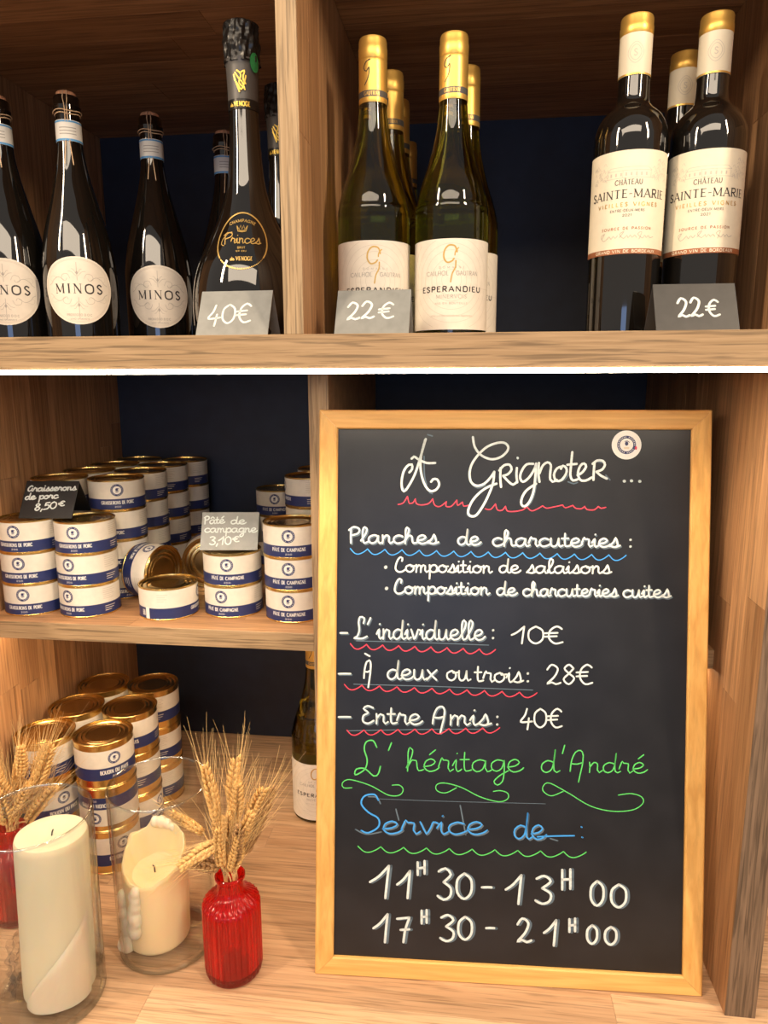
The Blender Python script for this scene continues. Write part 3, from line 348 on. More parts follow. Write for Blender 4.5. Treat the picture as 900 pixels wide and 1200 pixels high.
def staves(parent, plane, u0, u1, v0, v1, at, m, w, lo, hi, t=.003, sgn=1, seed=1):
    """block-board staves: u along the grain, v across; plane gives the axes"""
    r = random.Random(seed); v = v0; g = .00012; row = 0
    while v < v1-.004:
        ww = min(w*r.uniform(.95, 1.05), v1-v); 
        if v1-v-ww < w*.3: ww = v1-v
        u = u0; L = r.uniform(.3, 1)*hi
        while u < u1-.002:
            L = min(L, u1-u)
            if u1-u-L < lo*.4: L = u1-u
            mb = MB(); a0, a1, b0, b1 = u+g, u+L-g, v+g, v+ww-g; c0, c1 = (at-t, at) if sgn > 0 else (at, at+t)
            if plane == 'xy': box(mb, a0, a1, b0, b1, W(c0), W(c1), m)      # grain x, across y
            else: box(mb, c0, c1, b0, b1, W(a0), W(a1), m)                    # grain z, across y
            o = put('stave', mb, None, smooth=False, bevel=.0002); o.parent = parent
            u += L; L = r.uniform(lo, hi)
        v += ww
wl = put('wall_back', box(MB(), -3, 3, YB+.03, YB+.13, 0, 2.9, plaster), smooth=False); tag(wl, kind='structure')
fl = put('floor', box(MB(), -3, 3, -2.5, YB+.13, -.05, 0, floor_m), smooth=False); tag(fl, kind='structure')
# side panels
sp = slab('side_panel', XL-.034, XL-.003, YF+.001, YB+.02, ZW, ZC+.033, core)
staves(sp, 'zy', ZW, ZTB, .7175, YB, XL, stave_z, .047, .22, .55, sgn=1, seed=5)
staves(sp, 'zy', ZT, ZC, YF+.001, YB, XL, stave_z, .047, .22, .45, sgn=1, seed=6)
slab('edge_band', XL-.034, XL, YF-.0005, YF+.001, ZT, ZC, edge_z)
sp2 = slab('side_panel', X3+.003, X3R, Y3+.001, YB+.02, ZW, ZTB, core)
staves(sp2, 'zy', ZW, ZTB, Y3+.001, YB, X3, stave_z, .047, .3, .62, sgn=-1, seed=12)
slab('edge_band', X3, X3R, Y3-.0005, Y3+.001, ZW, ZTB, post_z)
sp3 = slab('side_panel', X3+.003, X3R, YF+.001, YB+.02, ZT, ZC, core)
staves(sp3, 'zy', ZT, ZC, YF+.001, YB, X3, stave_z, .047, .25, .5, sgn=-1, seed=13)
slab('edge_band', X3, X3R, YF-.0005, YF+.001, ZT, ZC, edge_z)
# top board (ceiling of the upper bays)
tb = slab('top_board', XL-.034, .62, YF+.001, YB+.02, ZC+.003, ZC+.033, core)
staves(tb, 'xy', XL, X1, YF+.001, YB, ZC, stave_x, .062, .3, .6, sgn=-1, seed=21)
staves(tb, 'xy', X1R, X3, YF+.001, YB, ZC, stave_x, .062, .3, .6, sgn=-1, seed=22)
slab('edge_band', XL-.034, .62, YF-.0005, YF+.001, ZC, ZC+.033, edge_x)
# thick top shelf
slab('shelf', XL-.034, .62, YF+.001, YB, ZTB, ZT, core)
slab('edge_band', XL-.034, .62, YF-.0005, YF+.001, ZTB, ZT, edge_x)
# dividers
dv = slab('divider', X1+.003, X1R-.003, YF+.001, YB, ZT, ZC, core)
staves(dv, 'zy', ZT, ZC, YF+.001, YB, X1, stave_z, .047, .2, .4, t=.003, sgn=-1, seed=31)
staves(dv, 'zy', ZT, ZC, YF+.001, YB, X1R, stave_z, .047, .2, .4, t=.003, sgn=1, seed=32)
slab('edge_band', X1, X1R, YF-.0005, YF+.001, ZT, ZC, edge_z)
dv2 = slab('divider', X2, X2R, YM+.001, YB, ZW, ZTB, core)
slab('edge_band', X2, X2R, YM-.0005, YM+.001, ZW, ZTB, edge_z)
# middle shelf in both lower bays
for x0, x1, sd in ((XL, X2, 41), (X2R, X3, 42)):
    sh = slab('shelf', x0, x1, YM+.001, YB, ZMB, ZM-.003, core)
    staves(sh, 'xy', x0, x1, YM+.001, YB, ZM, stave_x, .040, .22, .45, seed=sd)
    slab('edge_band', x0, x1, YM-.0005, YM+.001, ZMB, ZM, edge_x)
slab('back_panel', XL-.034, .62, YB, YB+.019, ZW, ZC+.033, navy_back)
# light strips
s1 = slab('led_strip', XL-.03, .6, YF-.0009, YF+.0125, .0028, ZTB+.0001, led, bevel=0); tag(s1, 'glowing white light strip under the thick shelf')
blocker_ = slab('led_light_blocker', XL-.03, .6, YF+.0127, YF+.0150, .0028, ZTB, alu, bevel=0)  # unseen bar added behind the strip to block its light towards the back
for x0, x1 in ((XL+.01, X2-.01), (X2R+.01, X3-.01)):
    s2 = slab('led_strip', x0, x1, YM+.02, YM+.030, ZMB-.004, ZMB, led_low, bevel=0)
# worktop
wt = put('worktop', box(MB(), XL-.3, .62, .42, YB+.02, W(ZW-.04), W(ZW-.003), core), smooth=False)
tag(wt, 'light oak block-board worktop at the bottom, carrying the candles, vases and blackboard', 'worktop')
staves(wt, 'xy', XL-.3, .62, .42, YB, ZW, top_x, .052, .3, .75, seed=55)

# ---------------------------------------------------------------- tins
ADJ = {0: 'bottom', 1: 'second from bottom', 2: 'third from bottom', 3: 'topmost'}
def emblem(mb, fm, s, t, r, off):
    disc(mb, fm, s, t, r, r, off, navy_ink, n=28, rings=2)
    disc(mb, fm, s, t, r*.66, r*.66, off+.00006, paper_white, n=24, rings=2)
    for k in range(18):                                   # lettering round the ring
        if k in (4, 13): continue
        a = 2*PI*k/18; c, d = math.cos(a), math.sin(a)
        ribbon(mb, fm, [(s+r*.76*c, t+r*.76*d), (s+r*.9*c, t+r*.9*d)], r*.09, off+.00012, white_ink, curve=False, caps=False)
    disc(mb, fm, s-r*.03, t+r*.12, r*.21, r*.24, off+.00012, navy_ink, n=10, rings=1)
    ribbon(mb, fm, [(s-r*.2, t-r*.18), (s, t-.26*r), (s+r*.22, t-r*.1)], r*.12, off+.00012, navy_ink)
    ribbon(mb, fm, [(s+r*.05, t+r*.3), (s+r*.3, t+r*.22)], r*.1, off+.00012, navy_ink)
    ribbon(mb, fm, [(s-r*.25, t-r*.42), (s+r*.25, t-r*.42)], r*.05, off+.00012, grey_ink, curve=False, caps=False)
def make_tin(name, flavour, h, R, lab, band, glow):
    o = bpy.data.objects.new(name, None); C.objects.link(o); o.empty_display_size = .02
    b = MB(); lathe(b, [(R-.0018, .0004), (R-.0006, 0), (R, .0006), (R, .0016), (R-.0008, .0026), (R-.0008, h-.0026), (R, h-.0016), (R, h-.0006), (R-.0006, h), (R-.0018, h-.0004), (R-.0022, h-.0028)], gold, n=56, cap=False)
    put('can_body', b, o)
    l = MB(); lathe(l, smooth_prof([(R-.0022, h-.0028), (R-.004, h-.0032), (R-.0052, h-.002), (R-.0068, h-.0034), (R-.010, h-.0032), (R-.0115, h-.0024), (R-.013, h-.0034), (R-.016, h-.0030), (R-.0172, h-.0024), (R-.019, h-.0030), (.0005, h-.0030), (.0, h-.003)], .0012), gold_lid, n=56, cap=False)
    put('lid', l, o)
    u = MB(); lathe(u, [(0, .0024), (R-.014, .0024), (R-.015, .0034), (R-.0165, .0024), (R-.0185+.01, .0024), (R-.0075, .0034), (R-.006, .0024), (R-.0022, .0028), (R-.0018, .0004)], gold_lid, n=56, cap=False)
    put('base_end', u, o)
    fm = cyl_map(R-.0008); L = MB()
    t0, t1 = lab; panel(L, fm, -PI*R, PI*R, t0, t1, .0003, paper, ns=56)
    panel(L, fm, -PI*R*.985, PI*R, band[0], band[1], .00042, navy_ink, ns=56)
    et = (band[1]+t1)/2+.0005
    emblem(L, fm, 0, et, min(.0088, (t1-band[1])*.40), .00045)
    bh = band[1]-band[0]
    caps(L, fm, flavour, 0, band[0]+bh*.50, bh*.30, white_ink, .0006, width=.046 if len(flavour) > 14 else .040, thick=.2, thin=.11)
    caps(L, fm, '200', 0, band[0]+bh*.18, bh*.14, white_ink, .0006, width=.009, thick=.18, thin=.12, serif=False)
    for k in range(6): ribbon(L, fm, [(.048, t1-.004-k*.0028), (.048+(.017, .019, .015, .018, .012, .016)[k], t1-.004-k*.0028)], .0007, .00045, faint_ink, curve=False, caps=False)
    for k in range(3): ribbon(L, fm, [(.050, band[1]-bh*.3-k*bh*.2), (.050+(.016, .014, .010)[k], band[1]-bh*.3-k*bh*.2)], .0008, .0006, paper, curve=False, caps=False)
    panel(L, fm, -.088, -.082, t0, band[1]+.001, .0006, paper_white, ns=3)
    for k in range(8): ribbon(L, fm, [(-.0945+k*.0007, t0+.004), (-.0945+k*.0007, t0+.012)], .0003+.0002*(k % 2), .0006, white_ink, curve=False, caps=False)
    for k in range(4): ribbon(L, fm, [(-.070, t1-.006-k*.003), (-.070+(.014, .011, .013, .009)[k], t1-.006-k*.003)], .0006, .00045, faint_ink, curve=False, caps=False)
    put('label', L, o, ang=60)
    return o
HS = .0443; RS = .0402; HB = .067; RB = .041
tin_g = make_tin('pate_tin', 'GRAISSERONS DE PORC', HS, RS, (.0022, HS-.0026), (.0022, .0172), 0)
tin_p = make_tin('pate_tin', 'PÂTÉ DE CAMPAGNE', HS, RS, (.0022, HS-.0026), (.0022, .0172), 0)
tin_b = make_tin('pudding_tin', 'BOUDIN DU PAYS', HB, RB, (.0135, HB-.0100), (.0135, .0315), 0)
def facing(x, y): return math.atan2(-y, -x)+PI/2
def tin(proto, x, y, z, turn, label, group, flip=False):
    t = copy_tree(proto); h = HB if proto is tin_b else HS
    if flip: t.rotation_euler = (PI, 0, facing(x, y)+PI+math.radians(turn)+PI); t.location = (x, y, W(z+h))
    else: t.rotation_euler = (0, 0, facing(x, y)+math.radians(turn)); t.location = (x, y, W(z))
    return tag(t, label, 'tin', group)
def stack(proto, x, y, z, n, turns, where, group, kind, flips=()):
    h = HB if proto is tin_b else HS
    for k in range(n):
        pos = {2: ['lower', 'upper'], 3: ['bottom', 'middle', 'top'], 4: ['bottom', 'second', 'third', 'top']}[n][k]
        lab = '%s tin, %s of %s' % (kind, pos, where)
        tin(proto, x+rs.uniform(-.0006, .0006), y+rs.uniform(-.0003, .0003), z+k*h, turns[k % len(turns)], lab, group, k in flips)
G1, G2, G3 = 'pork rillettes tins stacked on the middle shelf', 'country pate tins stacked on the middle shelf', 'pudding tins stacked on the worktop'
kg, kp, kb = 'flat white and navy', 'white and navy pâté', 'tall gold-banded pudding'
stack(tin_g, -.6110, .9055, ZM, 3, [-24, -27, -31], 'the leftmost front stack', G1, kg)
stack(tin_g, -.5290, .9065, ZM, 3, [-46, -38, -24], 'the front stack second from left', G1, kg)
for i, (y, xo, wh) in enumerate(((.9905, -.5225, 'first'), (1.0720, -.5235, 'second'), (1.1535, -.5215, 'third'), (1.2275, -.514, 'backmost'))):
    stack(tin_g, xo, min(y, YB-.0409), ZM, 4, [10, -35-i*4, -25, (0, -38, -70, -50)[i]], 'the %s four-high stack in the right row' % wh, G1, kg)
for i, (y, xo, wh) in enumerate(((.9880, -.6105, 'first'), (1.0690, -.6085, 'second'), (1.1500, -.6070, 'third'), (1.2272, -.6000, 'backmost'))):
    stack(tin_g, xo, y, ZM, 4, [15, 40, -60, 25], 'the %s four-high stack along the wall' % wh, G1, kg)
tin(tin_g, -.4140, .9085, ZM, 78, 'single upright tin in front showing the seam of its label, gold lid up', G1)
stack(tin_p, -.3274, .9290, ZM, 2, [-26, -12], 'the two-high stack under the price card', G2, kp)
stack(tin_p, -.2370, .9185, ZM, 3, [-14, -11, -9], 'the three-high stack against the divider', G2, kp)
stack(tin_p, -.2385, 1.0440, ZM, 4, [20, -30, 12, -82], 'the second stack back along the divider', G2, kp)
stack(tin_p, -.2400, 1.1300, ZM, 4, [20, -30, 12, 62], 'the hindmost stack along the divider', G2, kp)
stack(tin_p, -.3310, 1.1950, ZM, 3, [20, 5, -12], 'the lone stack near the back board', G2, kp)
def lying(x, y, ax, spin, label):                     # a tin on its side, its lid facing direction ax
    t = copy_tree(tin_g); d = Vector((*ax, 0)).normalized(); up = Vector((0, 0, 1)); sd = up.cross(d)
    b = Matrix((sd, up, d)).transposed() @ Matrix.Rotation(math.radians(spin), 3, 'Z')
    t.rotation_mode = 'XYZ'; t.rotation_euler = b.to_euler(); t.location = Vector((x, y, W(ZM+RS)))-d*HS/2
    tag(t, label, 'tin', G1)
lying(-.4660, .9730, (.95, -.30), 200, 'tin lying on its side, gold end to the right, behind the single upright tin')
lying(-.4070, 1.0480, (.30, -.95), 160, 'tin lying on its side, gold end facing front, behind the Pâté price card')
for (x, y, wh, tr, fl) in ((-.5170, .8890, 'the front stack in the right row', [22, 150, 17], (1,)), (-.5185, .9730, 'the middle stack in the right row', [60, -70, -16], ()),
        (-.5195, 1.0570, 'the rear stack in the right row', [-60, -70, -75], ()), (-.6015, .8820, 'the front stack in the left row', [20, 22, -60], ()),
        (-.6015, .9655, 'the middle stack in the left row', [30, -50, -60], ()), (-.6010, 1.0480, 'the rear stack in the left row', [10, 40, 80], ())):
    stack(tin_b, x, y, ZW, 3, tr, wh+' on the worktop', G3, kb, fl)
for p_ in (tin_g, tin_p, tin_b): drop(p_)

# ---------------------------------------------------------------- bottles
def bottle_obj(name, x, y, z, label, group, rz=0, sc=1):
    o = empty(name, x, y, z, facing(x, y)+math.radians(rz), label, 'bottle', group); o.scale = (sc, sc, sc); return o
def place(proto, x, y, z, rz, label, group, sc=1):
    t = copy_tree(proto); t.location = (x, y, W(z)); t.rotation_euler = (0, 0, facing(x, y)+math.radians(rz)); t.scale = (sc, sc, sc)
    return tag(t, label, 'bottle', group)
# dark sparkling wine, cork tied with twine
MP = smooth_prof([(.002, .006), (.030, .003), (.040, 0), (.0435, .004), (.044, .012), (.044, .085), (.0432, .104), (.038, .136), (.0285, .172), (.0195, .208), (.0150, .236), (.0138, .262), (.0140, .276)], .005)
mproto = bpy.data.objects.new('sparkling_wine_bottle', None); C.objects.link(mproto)
b = MB(); lathe(b, MP+[(.0140, .2765), (.0158, .278), (.0160, .283), (.0150, .2845), (.0150, .2925), (.0140, .2945), (.010, .2945)], dark_glass, n=56); put('glass_body', b, mproto)
b = MB(); lathe(b, smooth_prof([(.0115, .2935), (.0118, .2965), (.0112, .2990), (.008, .3003), (.001, .3005)], .001), cork, n=24); put('cork', b, mproto)
b = MB()
fmn = cyl_map(.0152, prof=[(.0160, 0), (.0160, .4)], zc=.2)
for zz, rr in ((.2735, .0147), (.2765, .0163)):
    tube(b, [(rr*math.cos(a*PI/12), rr*math.sin(a*PI/12), zz+.0008*math.sin(a*.9)) for a in range(25)], .0006, twine)
for sx in (-.0012, .0008): tube(b, [(sx, 0, .3012), (sx*1.5, -.008, .3008), (sx*2, -.0125, .2975), (sx*2.5, -.0158, .290), (sx*1.4, -.0165, .280), (sx, -.0160, .272)], .0006, twine)
tube(b, [(-.0015, -.0160, .272), (-.0018, -.0150, .266), (-.0022, -.0138, .262), (-.0025, -.0138, .246), (-.003, -.0160, .240), (-.0034, -.0166, .234), (-.0055, -.0205, .2145)], .0006, twine)
tube(b, [(.0010, -.0160, .272), (.0012, -.0150, .266), (.0014, -.0138, .262), (.0018, -.0138, .246), (.002, -.0160, .240), (.0022, -.0166, .234), (.0045, -.0205, .2135)], .0006, twine)
put('twine', b, mproto)
fm = cyl_map(.0150); b = MB(); 
lathe(b, [(.0150, .242), (.0152, .2425), (.0150, .2655), (.0148, .266)], paper_white, n=40, cap=False)
lathe(b, [(.01525, .2422), (.01522, .2446)], band_blue, n=40, cap=False); lathe(b, [(.01512, .2632), (.01508, .2652)], band_blue, n=40, cap=False)
for k in range(3): ribbon(b, fm, [(-.010, .250+k*.0035), (.010, .250+k*.0035)], .0009, .0004, grey_ink, curve=False, caps=False)
put('neck_band', b, mproto)
MPz = [(.044, 0)]+[(r, z) for r, z in MP if z >= .012]
fm = cyl_map(.044, prof=MPz, zc=.06); b = MB(); zc = .064
disc(b, fm, 0, zc, .0425, .0400, .0004, paper, n=56, rings=8, egg=-.10)
for rr in (.0400, .0388): pts_ = [(rr*math.cos(a)*(1+.10*math.sin(a)), zc+(rr-.0025)*math.sin(a)) for a in [2*PI*k/48 for k in range(49)]]; ribbon(b, fm, pts_, .0003, .0005, faint_ink, caps=False)
caps(b, fm, 'MINOS', .001, zc-.003, .0108, dark_ink, .0005, width=.056, thick=.17, thin=.055, track=.28)
for s in (-1, 1):
    for dz in (1, -1):
        f_ = lambda pts: [(s*x_, zc+.002+dz*y_) for x_, y_ in pts]
        ribbon(b, fm, f_([(.008, .012), (.011, .0175), (.017, .0165), (.018, .0115), (.0135, .0095), (.012, .0125)]), .0004, .0005, grey_ink, caps=False)
        ribbon(b, fm, f_([(.015, .010), (.022, .014), (.029, .011), (.032, .007), (.036, .005)]), .00045, .0005, grey_ink, caps=False)
        ribbon(b, fm, f_([(.022, .0135), (.031, .0155), (.034, .0115), (.030, .0085)]), .0003, .0005, faint_ink, caps=False)
        ribbon(b, fm, f_([(.001, .015), (.006, .020), (.010, .0205)]), .0004, .0005, grey_ink, caps=False)
        ribbon(b, fm, f_([(.001, .018), (.004, .023), (.006, .0235)]), .0004, .0005, grey_ink, caps=False)
for dz in (1, -1):
    ribbon(b, fm, [(0, zc+.002+dz*.010), (0, zc+.002+dz*.031-(.004 if dz < 0 else 0))], .0005, .0005, grey_ink, curve=False)
    disc(b, fm, 0, zc+.002+dz*.019, .0012, .0024, .0005, grey_ink, n=8, rings=1)
caps(b, fm, 'PROSECCO D.O.C.', 0, zc-.030, .0026, grey_ink, .0005, width=.030, thick=.2, thin=.14, serif=False)
caps(b, fm, 'VINO SPUMANTE', 0, zc-.0345, .0018, grey_ink, .0005, width=.022, thick=.2, thin=.14, serif=False)
put('front_label', b, mproto, ang=70)
b = MB(); fmb = cyl_map(.044, a0=PI/2-math.radians(62), prof=MPz, zc=.06); disc(b, fmb, 0, .062, .022, .036, .0004, paper, n=40, rings=6); put('back_label', b, mproto, ang=70)
MG = 'sparkling wine bottles with corks tied by twine'
place(mproto, -.5845, .8830, ZT, -14, 'dark sparkling wine bottle cut off by the left edge of the view', MG, .99)
place(mproto, -.4935, .8835, ZT, -5, 'dark sparkling wine bottle with oval label, second from the left', MG, .99)
place(mproto, -.4245, .9630, ZT, -3, 'dark sparkling wine bottle set back, third from the left, oval label', MG, .99)
place(mproto, -.3530, 1.0430, ZT, 10, 'dark sparkling wine bottle half hidden behind the tall champagne bottle', MG, .99)
drop(mproto)
# champagne: broad base, long neck
CP = smooth_prof([(.002, .006), (.048, .002), (.057, 0), (.0612, .006), (.0625, .020), (.0622, .047), (.0565, .075), (.0450, .100), (.0315, .128), (.0215, .158), (.0175, .190), (.0158, .222), (.0152, .250)], .005)
cproto = bpy.data.objects.new('champagne_bottle', None); C.objects.link(cproto)
b = MB(); lathe(b, CP+[(.0150, .29), (.013, .30)], dark_glass, n=64); put('glass_body', b, cproto)
def crinkle(r, z, a): 
    k = .35 if z > .317 else 1
    return r*(1+.045*k*math.sin(9*a+z*90)+.03*k*math.sin(17*a-z*230+1)+.02*math.sin(z*700+5*a))
b = MB(); lathe(b, smooth_prof([(.0185, .2800), (.0180, .2830), (.0178, .2900), (.0188, .2960), (.0180, .3030), (.0178, .3120), (.0180, .3165), (.0155, .3195), (.0010, .3200)], .0018), black_foil, n=72, rf=crinkle, cap=False); put('foil_cap', b, cproto, ang=20)
b = MB(); lathe(b, smooth_prof([(.0158, .2420), (.0160, .2435), (.0162, .2600), (.0170, .2780), (.0185, .2830)], .003), grey_foil, n=48, cap=False)
lathe(b, [(.0157, .2340), (.01625, .2345), (.01625, .2440)], black_foil, n=48, cap=False)
fm = cyl_map(.0172)
for st_ in ('-.006,.262 -.002,.256 .001,.252 .004,.258 .006,.265', '-.005,.268 -.001,.262 .002,.259 .0045,.252', '-.003,.270 .001,.266 -.001,.2585 .003,.254', '-.0065,.266 -.004,.258 -.001,.250', '.001,.268 .005,.270 .003,.263 .0055,.2575'):
    ribbon(b, fm, [tuple(map(float, q.split(','))) for q in st_.split()], .0015, .0003, bright_gold)
caps(b, cyl_map(.0166), 'VENOGE', .001, .2365, .0044, bright_gold, .0003, width=.017, thick=.25, thin=.15)
hand(b, cyl_map(.0166), 'de', (-.0125, .2365), (-.0085, .2365), .002, .0006, bright_gold, .0003)
put('neck_foil', b, cproto)
b = MB(); disc(b, cyl_map(.0178, a0=-PI/2+math.radians(52)), 0, .279, .0055, .0095, .0012, ink_green_seal, n=16, rings=2); put('seal', b, cproto, ang=70)
CZ = [(.0530, .075), (.0478, .0875), (.0420, .100), (.0357, .114), (.0300, .128), (.0255, .143)]
CPn = [(r, z) for r, z in CP if z > .02]
fm = cyl_map(.042, prof=CPn, zc=.099); b = MB(); ez = .0985
ring = lambda rx, rz, a0, a1, n=40: [(rx*math.cos(a)*(1-.16*math.sin(a)), ez+rz*math.sin(a)) for a in [a0+(a1-a0)*k/n for k in range(n+1)]]
ribbon(b, fm, ring(.0262, .0300, math.radians(-38), math.radians(218)), .0015, .0005, gold_ink, caps=False)
for k in range(26):
    a = math.radians(222+k*96/25); ribbon(b, fm, [(.0262*math.cos(a)*(1-.16*math.sin(a)), ez+.0292*math.sin(a)), (.0262*math.cos(a+.03)*(1-.16*math.sin(a)), ez+.0306*math.sin(a+.03))], .0012, .0005, gold_ink, curve=False, caps=False)
caps(b, fm, 'CHAMPAGNE', 0, ez+.0202, .0029, gold_ink, .0005, width=.027, thick=.22, thin=.15, arc=.024)
for pts_ in ([(-.0055, .0165), (-.004, .0105), (0, .0098), (.004, .0105), (.0055, .0165)], [(-.0055, .0165), (-.003, .0125), (-.0015, .017), (0, .0125), (.0015, .017), (.003, .0125), (.0055, .0165)], [(-.003, .0115), (0, .011), (.003, .0115)]):
    ribbon(b, fm, [(x_, ez+y_-.0006) for x_, y_ in pts_], .0010, .0005, gold_ink, curve=False)
hand(b, fm, 'P', (-.019, ez-.004), (-.0085, ez-.003), .0062, .0010, gold_ink, .0005)
ribbon(b, fm, [(-.019, ez-.005), (-.022, ez-.0035), (-.0205, ez+.002), (-.014, ez+.0085), (-.010, ez+.009)], .0008, .0005, gold_ink)
hand(b, fm, 'rinces', (-.011, ez-.003), (.0195, ez-.0035), .0056, .0011, gold_ink, .0005)
caps(b, fm, 'BRUT', 0, ez-.0088, .0022, gold_ink, .0005, width=.008, thick=.25, thin=.2, serif=False)
caps(b, fm, '1ER CRU'.replace('1', 'I'), 0, ez-.0122, .0016, gold_ink, .0005, width=.011, thick=.25, thin=.2, serif=False)
caps(b, fm, 'VENOGE', .0035, ez-.0212, .0040, gold_ink, .0005, width=.017, thick=.25, thin=.14)
hand(b, fm, 'de', (-.011, ez-.0212), (-.0065, ez-.0212), .0020, .0006, gold_ink, .0005)
put('printed_label', b, cproto, ang=70)
place(cproto, -.2430, .7860, ZT, -9, 'tall dark champagne bottle with gold egg-shaped print behind the 40€ card', 'champagne bottles', .985)
place(cproto, -.2465, .9460, ZT, -12, 'second tall champagne bottle mostly hidden behind the wooden divider', 'champagne bottles', .985)
drop(cproto)
# white wine, olive glass and gold capsule
WP = smooth_prof([(.002, .008), (.028, .002), (.034, 0), (.0372, .005), (.0380, .014), (.0380, .118), (.0368, .134), (.0325, .1525), (.0262, .171), (.0195, .195), (.0160, .214), (.0142, .232), (.0138, .250), (.0136, .285)], .004)
wproto = bpy.data.objects.new('white_wine_bottle', None); C.objects.link(wproto)
b = MB(); lathe(b, WP, green_glass, n=72); put('glass_body', b, wproto)
b = MB(); lathe(b, smooth_prof([(.0145, .2335), (.0147, .2345), (.0145, .2740)], .004)+[(.0142, .2745), (.0146, .2755), (.0148, .2860), (.0144, .2868), (.0143, .2925), (.0135, .2952), (.0110, .2960), (.0005, .2960)], gold_cap, n=48, cap=False)
lathe(b, [(.01475, .2385), (.01475, .2445)], grey_foil, n=48, cap=False)
fmc = cyl_map(.01478)
caps(b, fmc, 'GAUTRAN', -.002, .2397, .0036, gold_ink, .0001, width=.017, thick=.2, thin=.14, serif=False)
ribbon(b, fmc, [(-.0035, .2725), (-.008, .2705), (-.0105, .265), (-.0075, .262), (-.0045, .2655), (-.0055, .2565), (-.0095, .2495)], .0009, .0001, dark_ink)
put('capsule', b, wproto)
fm = cyl_map(.0380); b = MB(); z0, z1 = .0070, .0960
panel(b, fm, -.0565, .0565, z0, z1, .0004, paper, ns=44)
cz = .0560
for rr in (.010, .0155, .021, .029, .0355, .042, .050):
    pts_ = []
    for k in range(49):
        a = 2*PI*k/48; q = (rr*math.cos(a), cz+rr*math.sin(a))
        if z0+.001 < q[1] < z1-.001: pts_.append(q)
        else:
            if len(pts_) > 2: ribbon(b, fm, pts_, .0003, .0005, faint_ink, caps=False)
            pts_ = []
    if len(pts_) > 2: ribbon(b, fm, pts_, .0003, .0005, faint_ink, caps=False)
ribbon(b, fm, [(-.055, cz-.0075), (.055, cz-.0075)], .0003, .0005, faint_ink, curve=False, caps=False)
ribbon(b, fm, [(.005, .0830), (.003, .0885), (-.003, .0895), (-.0075, .0845), (-.0080, .0775), (-.0045, .0730), (.0005, .0745), (.0020, .0765)], .0016, .0006, gold_ink)
ribbon(b, fm, [(.0065, .0870), (.0035, .0835), (.0030, .0800)], .0012, .0006, gold_ink)
ribbon(b, fm, [(.0040, .0745), (.0035, .0680), (.0005, .0620), (-.0010, .0540)], .0014, .0006, gold_ink)
caps(b, fm, 'DOMAINE', 0, .0672, .0020, grey_ink, .0006, width=.026, thick=.14, thin=.1, serif=False, track=.8)
caps(b, fm, 'CAILHOL', -.0150, .0605, .0042, grey_ink, .0006, width=.024, thick=.14, thin=.1, serif=False, track=.08)
caps(b, fm, 'GAUTRAN', .0165, .0605, .0042, grey_ink, .0006, width=.024, thick=.14, thin=.1, serif=False, track=.08)
caps(b, fm, 'ESPERANDIEU', 0, .0445, .0052, dark_ink, .0006, width=.066, thick=.22, thin=.16, serif=False, track=.16)
caps(b, fm, 'MINERVOIS', 0, .0380, .0036, grey_ink, .0006, width=.032, thick=.14, thin=.1, serif=False)
caps(b, fm, "MIS EN BOUTEILLE".replace('B', 'B'), 0, .0322, .0018, grey_ink, .0006, width=.034, thick=.14, thin=.12, serif=False)
caps(b, fm, "APPELLATION MINERVOIS PROTEGEE".replace('G', 'G'), 0, .0200, .0014, faint_ink, .0006, width=.044, thick=.2, thin=.15, serif=False)
put('front_label', b, wproto, ang=70)
b = MB(); panel(b, cyl_map(.0380, a0=PI/2), -.022, .034, .012, .085, .0004, paper, ns=20); put('back_label', b, wproto, ang=70)
WG = 'white wine bottles with gold capsules on the top shelf'
place(wproto, -.1060, .7835, ZT, 2, 'white wine bottle, gold capsule, behind the left 22€ card, front of its row', WG, .988)
place(wproto, -.0970, .8660, ZT, 4, 'white wine bottle, second back in the row behind the left 22€ card', WG, .988)
place(wproto, -.0975, .9485, ZT, 7, 'white wine bottle, third back in the row behind the left 22€ card', WG, .988)
place(wproto, -.1005, 1.1100, ZT, 7, 'white wine bottle, farthest back behind the left 22€ card', WG, .988)
place(wproto, -.0245, .7850, ZT, 1, 'white wine bottle with full cream label, right of the left 22€ card', WG, .988)
place(wproto, -.0120, .8640, ZT, 6, 'white wine bottle hidden directly behind the one with full cream label', WG, .988)
place(wproto, -.2375, 1.0400, ZW, -3, 'white wine bottle standing on the worktop beside the blackboard frame', None, 1.08)
drop(wproto)
# red wine, high shoulders
RP = smooth_prof([(.002, .008), (.026, .002), (.032, 0), (.0352, .004), (.0355, .012), (.0358, .100), (.0360, .180), (.0355, .194), (.0335, .203), (.0285, .2125), (.0215, .2190), (.0168, .2240), (.0152, .2320), (.0148, .250)], .004)
rproto = bpy.data.objects.new('red_wine_bottle', None); C.objects.link(rproto)
b = MB(); lathe(b, RP+[(.0146, .29)], dark_glass, n=72); put('glass_body', b, rproto)
b = MB(); lathe(b, [(.0153, .2478), (.0155, .2485), (.0155, .2860)], cream_cap, n=48, cap=False)
lathe(b, [(.01562, .2480), (.01562, .2496)], gold_cap, n=48, cap=False)
lathe(b, [(.0155, .2855), (.0158, .2860), (.0159, .2935), (.0155, .2942), (.0155, .3010), (.0149, .3028), (.0118, .3035), (.0005, .3035)], gold_cap, n=48, cap=False)
fmc = cyl_map(.0156); 
for k_ in (.0075, .0055): ribbon(b, fmc, [(k_*(abs(math.cos(a))*.25+.75)*math.cos(a), .2675+k_*1.25*(abs(math.sin(a))*.25+.75)*math.sin(a)) for a in [2*PI*q/24 for q in range(25)]], .0005, .0001, faint_ink, caps=False)
caps(b, fmc, 'S', 0, .2645, .006, faint_ink, .0001, thick=.14, thin=.1)
put('capsule', b, rproto)
